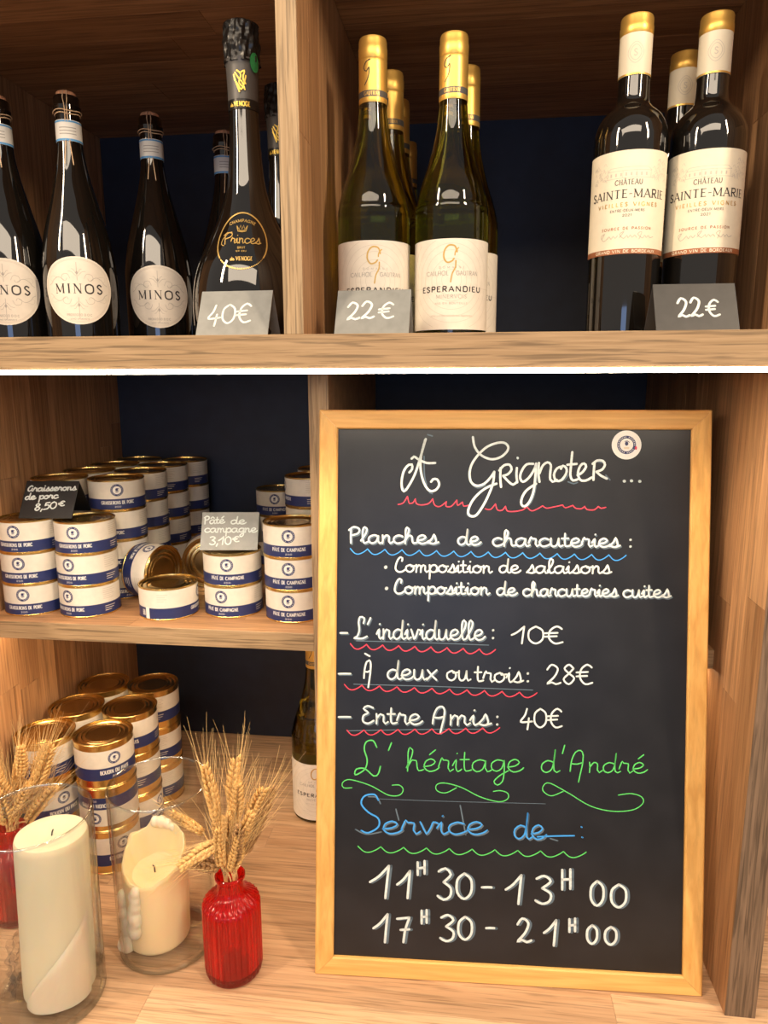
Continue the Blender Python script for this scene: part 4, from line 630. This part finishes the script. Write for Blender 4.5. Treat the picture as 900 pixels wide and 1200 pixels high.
fm = cyl_map(.0360); b = MB(); z0, z1 = .0780, .1740
panel(b, fm, -.0510, .0510, z0, z1, .0004, paper_cream, ns=40)
panel(b, fm, -.0510, .0510, z0, z0+.0050, .0005, copper_ink, ns=40)
caps(b, fm, 'GRAND VIN DE BORDEAUX'.replace('X', 'X'), 0, z0+.0012, .0027, paper_cream, .0006, width=.062, thick=.22, thin=.15, serif=False)
r_ = random.Random(4)
for sgn in (-1, 1):
    for k in range(26):
        x_ = sgn*r_.uniform(.022, .040); y_ = r_.uniform(.148, .166)-abs(abs(x_)-.031)*.4
        ribbon(b, fm, [(x_, y_), (x_+.002, y_+.002), (x_+.0035, y_-.001)], .0004, .0005, faint_ink, step=.002, caps=False)
for pts_ in ([(-.021, .1555), (-.018, .1585), (.018, .1585), (.022, .1555)], [(-.021, .1555), (.022, .1555)], [(-.021, .1555), (-.021, .1490)], [(.021, .1555), (.021, .1490)], [(-.024, .1488), (.024, .1488)], [(-.006, .1555), (-.006, .1490)], [(.007, .1555), (.007, .1490)]):
    ribbon(b, fm, pts_, .0004, .0005, faint_ink, curve=False, caps=False)
for k in range(8): panel(b, fm, -.018+k*.0048, -.0165+k*.0048, .1505, .1535, .0005, faint_ink)
caps(b, fm, 'CHÂTEAU', 0, .1425, .0046, grey_dk, .0006, width=.026, thick=.16, thin=.09)
caps(b, fm, 'SAINTE-MARIE', 0, .1305, .0074, dark_ink, .0006, width=.079, thick=.16, thin=.08, track=.1)
caps(b, fm, 'VIEILLES VIGNES', 0, .1225, .0036, gold_ink, .0006, width=.061, thick=.2, thin=.16, serif=False, track=.35)
caps(b, fm, 'ENTRE-DEUX-MERS', 0, .1175, .0024, grey_dk, .0006, width=.033, thick=.16, thin=.12, serif=False)
caps(b, fm, '2021', 0, .1130, .0024, grey_dk, .0006, width=.009, thick=.16, thin=.12, serif=False)
caps(b, fm, 'SOURCE DE PASSION', 0, .1008, .0024, copper_ink, .0006, width=.049, thick=.2, thin=.15, serif=False, track=.3)
for x0_, t_ in ((-.025, 'Catie'), (-.008, 'Stephane'), (.012, 'Dupuch')):
    pass
ribbon(b, fm, [(-.024, .094), (-.021, .0985), (-.025, .096), (-.022, .0915), (-.018, .0935), (-.016, .0955), (-.014, .0925), (-.012, .0955), (-.010, .093), (-.008, .0955)], .00045, .0006, grey_ink)
ribbon(b, fm, [(-.006, .0935), (-.002, .099), (-.006, .0965), (-.002, .0925), (.001, .0955), (.002, .0925), (.004, .0955), (.006, .093), (.008, .0955), (.010, .093)], .00045, .0006, grey_ink)
ribbon(b, fm, [(.0125, .0915), (.015, .0985), (.011, .0965), (.016, .0925), (.018, .0955), (.020, .093), (.022, .0955), (.024, .093), (.028, .0945)], .00045, .0006, grey_ink)
put('front_label', b, rproto, ang=70)
RG = 'red wine bottles with cream labels'
place(rproto, .1500, .7800, ZT, 1, 'red wine bottle with cream label, left one of the front pair', RG, .975)
place(rproto, .2250, .7860, ZT, 4, 'red wine bottle with cream label, behind the right 22€ card', RG, .975)
place(rproto, .2190, .8680, ZT, 6, 'red wine bottle whose cream capsule shows between the front pair', RG, .975)
drop(rproto)

# ---------------------------------------------------------------- price cards (folded tents)
def card(name, x, y, z, rz, w, hh, back, m, lines, label, group, thick=.0012):
    o = empty(name, x, y, z, math.radians(rz), label, 'price card', group)
    # front leaf from (y=0,z=0) up to (y=back/2, z=hh); rear leaf down to y=back
    d = math.hypot(back/2, hh); n_ = (0, -hh/d, back/2/d)
    def fm(s, t, off): k = t/d; return (s, k*back/2+n_[1]*off, k*hh+n_[2]*off)
    f = MB(); vs = [fm(s, t, o_) for o_ in (0, -thick) for s, t in ((-w/2, 0), (w/2, 0), (w/2, d), (-w/2, d))]
    f.add(vs, [(0,1,2,3), (7,6,5,4), (0,4,5,1), (1,5,6,2), (2,6,7,3), (3,7,4,0)], m); put('front_leaf', f, o, smooth=False)
    g = MB(); vs = [(x_, back-y_-.0, z_) for x_, y_, z_ in [fm(s, t, o_) for o_ in (0, -thick) for s, t in ((-w/2, 0), (w/2, 0), (w/2, d-.0015), (-w/2, d-.0015))]]
    g.add(vs, [(3,2,1,0), (4,5,6,7), (1,5,4,0), (2,6,5,1), (3,7,6,2), (0,4,7,3)], m); put('rear_leaf', g, o, smooth=False)
    t_ = MB()
    for (txt, s0, t0, s1, t1, xh, ww) in lines: hand(t_, fm, txt, (s0, t0), (s1, t1), xh, ww, ink['white'], .0002)
    put('price_lettering', t_, o, smooth=False); return o
PG = 'small slate price cards'
card('price_card', -.2365, .6965, ZT, -1.5, .0740, .0450, .046, slate_sheen, [('40€', -.027, .013, .018, .015, .0105, .0021)], 'slate card with painted grey sheen reading 40€ in front of the champagne bottle', PG)
card('price_card', -.0975, .6965, ZT, -1, .0725, .0435, .046, slate_sheen, [('22', -.026, .016, .002, .018, .0095, .0023), ('€', .006, .017, .021, .018, .0085, .0021)], 'slate card with painted grey sheen reading 22€ in front of the white wine bottles', PG)
card('price_card', .2030, .6965, ZT, 1.5, .0735, .0440, .046, slate_low_sheen, [('22', -.017, .0145, .006, .0155, .0098, .0023), ('€', .009, .0150, .021, .0155, .0085, .0021)], 'slate card with less painted sheen reading 22€ in front of the red wine bottles', PG)
card('price_card', -.5775, .8920, ZM+3*HS, 5, .0745, .0470, .062, slate, [('Graisserons', -.033, .0400, .035, .0425, .0050, .0020), ('de porc', -.034, .0275, .012, .0300, .0050, .0020), ('8,50', -.018, .0110, .013, .0150, .0050, .0020), ('€', .015, .0180, .0235, .0190, .0035, .0018)],
     'black folded card reading Graisserons de porc 8,50€ on the left tins', PG)
card('price_card', -.3280, .9170, ZM+2*HS, 7, .0790, .0480, .052, slate_sheen, [('Pâté', -.0360, .0375, -.0080, .0385, .0056, .0019), ('de', .0005, .0375, .0215, .0375, .0056, .0019), ('campagne', -.0350, .0255, .0375, .0255, .0058, .0018), ('3,10', -.0270, .0080, .0035, .0080, .0056, .0019), ('€', .0050, .0120, .0140, .0120, .0038, .0017)],
     'slate card with painted grey sheen reading Pâté de campagne 3,10€ on the two-high tin stack', PG)

# ---------------------------------------------------------------- blackboard
BX, BY, BYAW, BW, BH, LEAN, FR = -.1729, .7151, .0475, .4499, .6732, .1728, .0221
bo = empty('menu_blackboard', BX, BY, ZW, 0, 'wooden framed blackboard with handwritten menu leaning on the worktop', 'blackboard')
bo.rotation_euler = Matrix.Rotation(BYAW, 3, 'Z').to_4x4().to_3x3().__matmul__(Matrix.Rotation(-LEAN, 3, 'X')).to_euler()
# local axes: x right, z up the board, -y out of the face
def rail(pts, m, name='frame_rail'):
    """mitred rail: outline in the x-z plane with outer pair first"""
    (a, b_, c, d) = pts; f = MB(); D0, D1 = 0, .0135; ch = .0016
    cx_ = sum(p[0] for p in pts)/4; cz_ = sum(p[1] for p in pts)/4
    def ins(p, q, r_): return p
    vs = [(p[0], D0+ch, p[1]) for p in pts]+[(p[0], D1, p[1]) for p in pts]
    fr_ = []
    for i, p in enumerate(pts):
        # pull the long edges in by the chamfer, keep the mitre line
        k = ch/FR; o_ = pts[(3-i)]
        fr_.append((p[0]+(o_[0]-p[0])*k, D0, p[1]+(o_[1]-p[1])*k))
    vs += fr_
    f.add(vs, [(8,9,10,11), (0,1,9,8), (2,3,11,10), (0,4,5,1), (2,6,7,3), (1,5,6,2), (3,7,4,0), (4,7,6,5), (1,2,10,9), (3,0,8,11)], m)
    me = f.mesh(name, False); bm = bmesh.new(); bm.from_mesh(me); bmesh.ops.recalc_face_normals(bm, faces=bm.faces[:]); bm.to_mesh(me); bm.free()
    return put(name, me, bo)
g_ = .00015
rail([(0+g_, 0), (BW-g_, 0), (BW-FR-g_, FR), (FR+g_, FR)], pine_x)
rail([(BW-g_, BH), (0+g_, BH), (FR+g_, BH-FR), (BW-FR-g_, BH-FR)], pine_x)
rail([(0, BH-g_), (0, g_), (FR, FR+g_), (FR, BH-FR-g_)], pine_z)
rail([(BW, g_), (BW, BH-g_), (BW-FR, BH-FR-g_), (BW-FR, FR+g_)], pine_z)
f = MB(); box(f, FR-.004, BW-FR+.004, .0050, .0090, FR-.004, BH-FR+.004, slate); put('writing_surface', f, bo, smooth=False)
def bfm(s, t, off): return (s, .0050-off, t)
lay = {'ghost': .00015, 'white': .0004, 'red': .0003, 'blue': .00035, 'green': .00035}
marks = {}
def mk(part_, col): return marks.setdefault((part_, col), MB())
for col, w, pts, pt_ in STROKES: ribbon(mk(pt_, col), bfm, pts, w*.001*(.80 if col == 'white' else .62), lay[col], ink[col], curve=True, step=.002)
for t_, col, w, a, c_, xh, gh, pt_ in WORDS:
    ww = w*.001*(.80 if col == 'white' else .60)
    if gh:
        dx, dz = ((.0012, -.0014) if gh == 1 else (.0026, -.0004))
        hand(mk(pt_, 'ghost'), bfm, t_, (a[0]+dx, a[1]+dz), (c_[0]+dx, c_[1]+dz), xh, ww*1.2, ink['ghost'], lay['ghost'])
    if t_ in '.:': ww *= (1.9 if t_ == '.' else 1.35)
    hand(mk(pt_, col), bfm, t_, a, c_, xh, ww, ink[col], lay[col])
TXT = {'title': 'heading À Grignoter', 'planches': 'Planches de charcuteries', 'salaisons': 'Composition de salaisons', 'cuites': 'Composition de charcuteries cuites', 'individuelle': "L'individuelle 10€",
       'deux': 'À deux ou trois 28€', 'amis': 'Entre Amis 40€', 'heritage': "L'héritage d'André", 'service': 'Service de', 'opening': '11H30 - 13H00', 'evening': '17H30 - 21H00'}
for (pt_, col), mb in marks.items():
    nm = 'chalk_underline' if 'underline' in pt_ or 'line' in pt_ else 'chalk_scroll' if 'scroll' in pt_ else 'wiped_chalk' if col == 'ghost' else 'chalk_lettering'
    o = put(nm, mb, bo, smooth=False)
    if pt_ in TXT and col != 'ghost': tag(o, '%s handwriting: %s' % (col, TXT[pt_]))
    if pt_ in TXT: o['kind'] = 'stuff'
st_ = MB(); fs_ = bfm; cx_, cz_ = .35615, .63355
disc(st_, fs_, cx_, cz_, .0167, .0167, .0004, paper_white, n=40, rings=1, inner=0)
disc(st_, fs_, cx_, cz_, .0106, .0106, .0005, navy_ink, n=36, rings=1)
disc(st_, fs_, cx_, cz_, .0075, .0075, .0006, paper_white, n=30, rings=1)
for k in range(30):
    if k in (7, 22, 29, 28): continue
    a = 2*PI*k/30; ribbon(st_, fs_, [(cx_+.0084*math.cos(a), cz_+.0084*math.sin(a)), (cx_+.0098*math.cos(a), cz_+.0098*math.sin(a))], .0007, .0006, paper_white, curve=False, caps=False)
disc(st_, fs_, cx_, cz_+.0015, .0020, .0024, .0007, navy_ink, n=12, rings=1)
ribbon(st_, fs_, [(cx_-.002, cz_+.004), (cx_+.001, cz_+.0045), (cx_+.003, cz_+.003)], .0008, .0007, navy_ink)
for k in range(2): ribbon(st_, fs_, [(cx_-.003, cz_-.003-k*.0012), (cx_+.003, cz_-.003-k*.0012)], .0004, .0007, gold_ink, curve=False, caps=False)
disc(st_, fs_, cx_+.0105, cz_-.0035, .0013, .0022, .0007, ink['red'], n=10, rings=1)
tag(put('round_sticker', st_, bo, smooth=False), 'round white and blue sticker')

# ---------------------------------------------------------------- glass cylinders and candles
def glass_cyl(x, y, r0, r1, h, label):
    o = empty('glass_cylinder', x, y, ZW, 0, label, 'candle holder', 'clear glass cylinders holding candles')
    t = .0028; b = MB()
    lathe(b, [(0, 0), (r0-.006, 0), (r0-.001, .0015), (r0, .005), (r0+(r1-r0)*.3, h*.3), (r1, h-.002), (r1-.0008, h-.0003), (r1-.0018, h), (r1-t+.0004, h-.0006), (r1-t, h-.002), (r0-t+(r1-r0)*.3, h*.3), (r0-t, .011), (r0-t-.004, .0085), (0, .0080)], clear, n=96, cap=False)
    put('glass_wall', b, o)
    b = MB(); lathe(b, smooth_prof([(r1+.0001, h-.0022), (r1-.0003, h-.0004), (r1-t/2, h+.0004), (r1-t+.0003, h-.0004), (r1-t-.0001, h-.0022)], .0005), rim_glass, n=96, cap=False); put('polished_rim', b, o)
    b = MB(); lathe(b, smooth_prof([(r0-.0075, .0004), (r0-.001, .0012), (r0+.0002, .0045), (r0-.0002, .0100)], .002), rim_glass, n=96, cap=False); put('thick_base_edge', b, o)
    return o
glass_cyl(-.4690, .6500, .0600, .0622, .232, 'large clear glass cylinder at the lower left holding the tall ivory candle')
glass_cyl(-.3690, .7470, .0585, .0602, .219, 'clear glass cylinder holding the half-melted candle behind the red vase')
def candle(x, y, z, label, prof_h, r, m, parts, tilt=(0, 0)):
    o = empty('pillar_candle', x, y, z, 0, label, 'candle', None); o.rotation_euler = (*tilt, 0); return o
# tall candle
c1 = candle(-.4605, .6570, ZW+.0087, 'tall smooth ivory pillar candle in the left glass cylinder', 0, 0, 0, 0, tilt=(-.055, 0))
R1 = .0385; b = MB(); lathe(b, smooth_prof([(R1-.004, 0), (R1, .004), (R1, .100), (R1, .186), (R1-.0012, .190), (R1-.005, .1915), (R1-.012, .1900), (.012, .1870), (.0005, .1860)], .008), wax, n=72, cap=False); b.add([((R1-.004)*math.cos(2*PI*k/36), (R1-.004)*math.sin(2*PI*k/36), 0) for k in range(36)], [tuple(range(35, -1, -1))], wax); put('wax_body', b, c1)
b = MB(); tube(b, [(0, .001, .186), (.0005, .001, .190), (.0015, .002, .193)], .0008, wick_m); put('wick', b, c1)
b = MB(); vs = []; fs = []; nu, nv = 36, 14                     # sheet of spilled wax clinging to the front
for j in range(nv+1):
    for i in range(nu+1):
        u = i/nu; v = j/nv; a = math.radians(-120+118*u); top = .002+.100*u**.8
        lo = 0; zz = lo+v*(top-lo); ed = min(1, 6*(1-v), 5*u+.02, 3*(1-u)+.02)
        th = .0004+.0026*ed**.6*(1+.25*math.sin(u*9+v*3)); vs.append(((R1+th)*math.cos(a), (R1+th)*math.sin(a), zz))
for j in range(nv):
    for i in range(nu): fs.append((j*(nu+1)+i, j*(nu+1)+i+1, (j+1)*(nu+1)+i+1, (j+1)*(nu+1)+i))
b.add(vs, fs, wax_spill_m); put('wax_spill', b, c1)
# crumpled clear wrapping beside it
b = MB(); nu, nv = 14, 20; vs = []; fs = []; r_ = random.Random(9)
for j in range(nv+1):
    for i in range(nu+1):
        a = math.radians(-208+64*i/nu); rr = .0435+.006*r_.random()+.003*math.sin(i*1.3+j*.7); vs.append((rr*math.cos(a)+.0, rr*math.sin(a)+.0, .001+.066*j/nv*(1-.25*abs(i/nu-.5))))
for j in range(nv):
    for i in range(nu): fs.append((j*(nu+1)+i, j*(nu+1)+i+1, (j+1)*(nu+1)+i+1, (j+1)*(nu+1)+i))
b.add(vs, fs, film); pw = put('plastic_wrap', b, None, smooth=False, loc=(-.4630, .6560, W(ZW+.0087))); tag(pw, 'crumpled clear plastic film inside the left glass, left of the ivory candle', 'wrapping')
# half-melted candle
c2 = candle(-.3800, .7450, ZW+.0083, 'half-melted yellowish pillar candle with ragged rim in the middle glass cylinder', 0, 0, 0, 0)
def hrim(a):
    d = math.degrees(a) % 360
    pts = [(0, .118), (40, .129), (75, .134), (95, .140), (112, .139), (130, .128), (155, .126), (175, .118), (200, .108), (225, .101), (250, .096), (270, .094), (290, .097), (315, .103), (340, .110), (360, .118)]
    for (a0, v0), (a1, v1) in zip(pts, pts[1:]):
        if a0 <= d <= a1: q = (d-a0)/(a1-a0); q = q*q*(3-2*q); return v0+(v1-v0)*q+.0012*math.sin(d*.21)*math.sin(d*.05)
R2 = .0385; n = 96; b = MB(); vs = []; fs = []; rows = []
bump = [(150, .121, 12, .005, .0095), (165, .112, 10, .006, .003), (30, .07, 30, .03, .0012), (-60, .05, 25, .03, .001)]
def bulge(a, z):
    s = 0
    for (ad, zz, wa, wz, am) in bump:
        d = (math.degrees(a)-ad+180) % 360-180; s += am*math.exp(-(d/wa)**2-((z-zz)/wz)**2)
    return min(s, .0105)
for j in range(41):
    q = j/40
    for i in range(n):
        a = 2*PI*i/n; z = q*hrim(a); rr = R2-.0035*(1-min(1, z/.006))**2+bulge(a, z)-(.0015 if j == 40 else 0)
        vs.append((rr*math.cos(a), rr*math.sin(a), z))
for kk, (fr, dz) in enumerate(((.93, .000), (.87, -.004), (.80, -.012), (.70, -.020), (.56, -.024), (.40, -.025), (.22, -.0255), (.02, -.026))):
    for i in range(n):
        a = 2*PI*i/n; hz = hrim(a); zz = hz+dz*(hz-.080)/.028
        if kk >= 4: zz = zz*.3+.7*(.0935-.0012*(kk-3)) if hz > .09 else zz
        if kk == 3: zz = zz*.7+.3*.094
        vs.append((R2*fr*math.cos(a), R2*fr*math.sin(a), max(.0870, min(zz, hz))))
nr = len(vs)//n
for j in range(nr-1):
    for i in range(n): fs.append((j*n+i, j*n+(i+1) % n, (j+1)*n+(i+1) % n, (j+1)*n+i))
fs.append(tuple(range(n-1, -1, -1))); fs.append(tuple((nr-1)*n+i for i in range(n)))
b.add(vs, fs, wax_y); put('wax_body', b, c2)
b = MB(); rb = random.Random(2)
def blob(ad, z, rr, out=.0):
    a = math.radians(ad); cx, cy = (R2+out)*math.cos(a), (R2+out)*math.sin(a); n_ = 10
    prof_ = [(max(1e-4, rr*math.sin(PI*k/8)), -rr*1.25*math.cos(PI*k/8)) for k in range(9)]
    vv = [(cx+r_*math.cos(2*PI*i/n_), cy+r_*math.sin(2*PI*i/n_), max(.0003, z+z_)) for r_, z_ in prof_ for i in range(n_)]
    ff = [(j*n_+i, j*n_+(i+1) % n_, (j+1)*n_+(i+1) % n_, (j+1)*n_+i) for j in range(8) for i in range(n_)]+[tuple(range(n_-1, -1, -1)), tuple(8*n_+i for i in range(n_))]
    b.add(vv, ff, wax_white)
for k in range(12): blob(-107+rb.uniform(-3, 3)+(3 if k < 5 else 0), .088-k*.0048, (.0052+.0006*k*(.6 if k < 8 else .4)+rb.uniform(0, .0008))*1.1, .0005)
for k in range(13): blob(-143+rb.uniform(-4, 4)+k*.9, .070-k*.0055, .0058+rb.uniform(0, .0016)+(.0015 if k > 9 else 0), .0012)
blob(-140, .0055, .0095, .003)
for ad, zz, rr, oo in ((96, .134, .0085, -.004), (84, .131, .0070, -.003), (110, .135, .0075, -.004), (100, .1375, .0060, -.006), (72, .127, .0060, -.002), (60, .122, .0050, -.002)): blob(ad, zz, rr*.8, oo)
dr = put('wax_drips', b, c2); rm = dr.modifiers.new('merge', 'REMESH'); rm.mode = 'VOXEL'; rm.voxel_size = .0011; rm.use_smooth_shade = True
sm_ = dr.modifiers.new('soften', 'SMOOTH'); sm_.iterations = 6
b = MB(); tube(b, [(0, 0, .088), (-.0005, 0, .0955), (-.002, -.001, .0985)], .0009, wick_m); put('wick', b, c2)

# ---------------------------------------------------------------- red ribbed vases
vproto = bpy.data.objects.new('ribbed_vase', None); C.objects.link(vproto)
def flute(r, z, a):
    k = 1 if .012 < z < .098 else (max(0, 1-abs(z-.098)/.012)*.8 if z >= .098 else z/.012)
    return r+(.0009*k*(abs(math.cos(a*15))*2-1) if r > .018 else 0)
b = MB(); VP = smooth_prof([(.027, 0), (.0318, .002), (.0332, .007), (.0335, .020), (.0335, .082), (.0330, .0915), (.0300, .0975), (.0240, .1020), (.0185, .1055), (.0162, .1090), (.0155, .1150), (.0155, .1215)], .0025)+[(.0160, .1235), (.0177, .1250), (.0177, .1280), (.0165, .1290), (.0142, .1285), (.0136, .1240), (.0136, .112), (.0150, .1065), (.022, .0990), (.0285, .0930), (.0300, .085), (.0300, .012), (.026, .0080), (.001, .0075)]
lathe(b, VP, red_glass, n=180, rf=flute); put('glass_body', b, vproto)
b = MB()
for k in range(30):
    a = 2*PI*(k+.5)/30; vs = []; 
    me_ = [(math.cos(p_)*.0022, math.sin(p_)*.0016) for p_ in [2*PI*q/8 for q in range(8)]]
    c = Vector((.0322*math.cos(a), .0322*math.sin(a), .0945)); tx = Vector((-math.sin(a), math.cos(a), 0)); tn = Vector((math.cos(a)*.6, math.sin(a)*.6, .8))
    tt = tn.cross(tx); vs = [c+tx*p0+tt*p1 for p0, p1 in me_]+[c+tn*.0014]
    b.add(vs, [(q, (q+1) % 8, 8) for q in range(8)], red_glass)
put('shoulder_beads', b, vproto)
def vase(x, y, label):
    t = copy_tree(vproto); t.location = (x, y, W(ZW)); tag(t, label, 'vase', 'red ribbed glass vases'); return t
vase(-.2712, .7130, 'small red ribbed glass vase with wheat, in front between candle and blackboard')
vase(-.5850, .7680, 'red ribbed glass vase seen through the left glass cylinder, beside the tins')
drop(vproto)

# ---------------------------------------------------------------- wheat
def wheat_proto(seed, gm, L=.058, awn=.060):
    r = random.Random(seed); o = bpy.data.objects.new('wheat_stalk', None); C.objects.link(o); b = MB(); w = MB(); n = 9
    def grain(c, d, l, wd_):
        d = d.normalized(); a = d.cross(Vector((.3, .2, 1))).normalized(); e = d.cross(a); vs = [c]; fs = []; K = 6
        for (t, q) in ((.2, .75), (.5, 1), (.8, .6)):
            for i in range(K):
                an = 2*PI*i/K; vs.append(c+d*l*t+(a*math.cos(an)+e*math.sin(an)*.8)*wd_*q)
        vs.append(c+d*l); 
        for i in range(K):
            fs.append((0, 1+(i+1) % K, 1+i))
            for j in range(2): fs.append((1+j*K+i, 1+j*K+(i+1) % K, 1+(j+1)*K+(i+1) % K, 1+(j+1)*K+i))
            fs.append((1+2*K+i, 1+2*K+(i+1) % K, 1+3*K))
        b.add(vs, fs, gm)
    bend = r.uniform(-.008, .008)
    for k in range(n*2):
        q = k/(n*2-1); z = L*q*.9; sd = 1 if k % 2 else -1; taper = 1-.45*abs(q-.35)
        for m_ in range(3):
            an = (0 if sd > 0 else PI)+(m_-1)*.85+r.uniform(-.15, .15)
            out = Vector((math.cos(an), math.sin(an)*.75, 0)); base = Vector((bend*q*q, 0, z))+out*.0034*taper
            d = out*.62*taper+Vector((bend*.3*q*20, 0, 1)); l = .0120*taper*r.uniform(.9, 1.1)
            grain(base, d, l, .0031*taper)
            if m_ == k % 3 or (m_ == 1 and k % 2):
                tip = base+d.normalized()*l; sp = out*r.uniform(.10, .34)+Vector((r.uniform(-.05, .05), r.uniform(-.06, .06), 1)); al = awn*r.uniform(.55, 1.0)*(1-.15*q)
                cu = Vector((r.uniform(-.10, .10), r.uniform(-.1, .1), 0))
                tube(w, [tip, tip+sp*al*.35, tip+sp*al*.7+cu*al*.25, tip+sp*al+cu*al*.6]  , .00026, straw_m, n=3, taper=.35)
    put('grains', b, o, ang=50); put('awns', w, o, smooth=False)
    s = MB(); tube(s, [(0, 0, -.002), (bend*.2, 0, L*.5), (bend*.8, 0, L*.92)], .0009, straw_m, n=5); put('rachis', s, o); return o
protos = [wheat_proto(1, grain_m), wheat_proto(2, grain_m), wheat_proto(3, grain_m, awn=.075), wheat_proto(4, grain_d, L=.064, awn=.05)]
def stalk(neck, base, tip, dy0, dy1, k, label, group, Yp, awn_ok=True):
    """base/tip: points (x, height over worktop) of the ear; dy: depth offsets from the vase axis"""
    A = Vector((base[0], Yp+dy0, W(ZW)+base[1])); B = Vector((tip[0], Yp+dy1, W(ZW)+tip[1])); d = (B-A)
    t = copy_tree(protos[k]); t.location = A; t.rotation_euler = (Matrix.Rotation(0, 3, 'Z') @ d.to_track_quat('Z', 'Y').to_matrix() @ Matrix.Rotation(rs.uniform(0, 6.28), 3, 'Z')).to_euler()
    L = d.length/.060; t.scale = (1.0, 1.0, max(.75, L)); tag(t, label, 'wheat', group)
    N0 = Vector((neck[0], Yp+neck[2], W(ZW)+neck[1])); inv = Matrix.LocRotScale(t.location, t.rotation_euler, t.scale).inverted()
    low = N0+Vector((rs.uniform(-.006, .006), rs.uniform(-.006, .006), -.085)); nk = N0+Vector((rs.uniform(-.008, .008), rs.uniform(-.008, .008), 0))
    mb = MB(); tube(mb, smooth_prof([tuple(inv @ v) for v in (low, nk-Vector((0, 0, .01)), nk+(A-nk)*.35+Vector((0, 0, .006)), A)], .008), .0011, straw_m, n=5); put('stem', mb, t)
V1 = (-.2712, .120, 0); g1 = 'wheat stalks in the front vase'
ears1 = [((-.2893, .189), (-.298, .259), .012, .018, 0, 'upright wheat ear, leftmost of the tall ones in the front vase'),
 ((-.2682, .200), (-.2738, .2654), .015, .025, 1, 'tallest wheat ear in the front vase, golden and straight'),
 ((-.2650, .192), (-.2500, .2496), .000, .000, 0, 'wheat ear leaning slightly right beside the tallest, front vase'),
 ((-.2505, .186), (-.2354, .239), .010, .014, 1, 'wheat ear leaning right with long awns, front vase'),
 ((-.2541, .153), (-.2180, .2320), .002, .006, 3, 'long brown wheat ear at far right of the front vase'),
 ((-.2568, .1609), (-.2520, .2021), -.016, -.020, 3, 'short dark brown wheat ear in the middle of the front vase'),
 ((-.3020, .1760), (-.3387, .1960), .004, .006, 1, 'small wheat ear pointing far left over the glass rim, front vase'),
 ((-.2750, .1790), (-.3230, .1590), -.012, -.030, 0, 'pale wheat ear bent over to the left above the candle glass'),
 ((-.2771, .1435), (-.3047, .1540), -.010, -.020, 3, 'brown wheat ear low at the left of the front vase mouth'),
 ((-.2720, .1620), (-.2640, .2180), -.008, -.010, 2, 'wheat ear in front with many pale awns, front vase'),
 ((-.2600, .1700), (-.2330, .2200), -.012, -.016, 2, 'wheat ear at right front with pale awns, front vase')]
ears1 += [((-.2745, .1480), (-.2790, .2040), -.015, -.018, 1, 'golden wheat ear close above the vase mouth, front vase'), ((-.2630, .1450), (-.2440, .1960), -.014, -.020, 0, 'short golden wheat ear leaning right over the front vase shoulder'), ((-.2800, .1560), (-.2920, .2080), .006, .010, 1, 'wheat ear behind the bent ones at left of the front vase')]
for (bs, tp, d0, d1, k, lb) in ears1: stalk(V1, bs, tp, d0, d1, k, lb, g1, .7130)
V2 = (-.5850, .120, 0); g2 = 'wheat stalks in the vase behind the left glass'
ears2 = [((-.5636, .1980), (-.5551, .2419), .0, .0, 0, 'pale wheat ear standing upright, left vase'), ((-.5450, .1850), (-.4985, .2560), -.01, -.015, 1, 'wheat ear leaning far right over the tins, left vase'),
 ((-.5768, .1680), (-.5841, .2115), -.01, -.012, 0, 'wheat ear at the left edge of the view, left vase'), ((-.5530, .1850), (-.5416, .2400), .012, .015, 1, 'wheat ear behind the pale upright one, left vase'),
 ((-.5720, .1550), (-.5350, .2050), -.015, -.025, 2, 'wheat ear low in front with spreading awns, left vase'), ((-.5900, .1700), (-.6080, .2300), .0, .005, 2, 'wheat ear leaning left beyond the edge of the view, left vase'),
 ((-.5700, .1500), (-.5200, .1850), .004, -.010, 1, 'wheat ear bent low to the right above the glass rim, left vase'), ((-.5830, .1480), (-.5640, .1900), -.018, -.024, 3, 'dark wheat ear in the centre of the left vase')]
ears2 += [((-.5660, .1500), (-.5470, .2130), .006, .008, 0, 'full wheat ear in the thick of the left vase bunch'), ((-.5560, .1620), (-.5200, .2300), .004, .000, 1, 'wheat ear slanting right below the far right one, left vase'),
 ((-.5810, .1700), (-.5690, .2290), .010, .014, 1, 'wheat ear at the back of the left vase bunch'), ((-.5560, .1420), (-.5130, .2010), -.008, -.014, 0, 'lowest right wheat ear of the left vase bunch'), ((-.5760, .1420), (-.5700, .2000), -.020, -.026, 1, 'frontmost golden wheat ear of the left vase bunch')]
for (bs, tp, d0, d1, k, lb) in ears2: stalk(V2, bs, tp, d0, d1, k, lb, g2, .7680)
for p_ in protos: drop(p_)
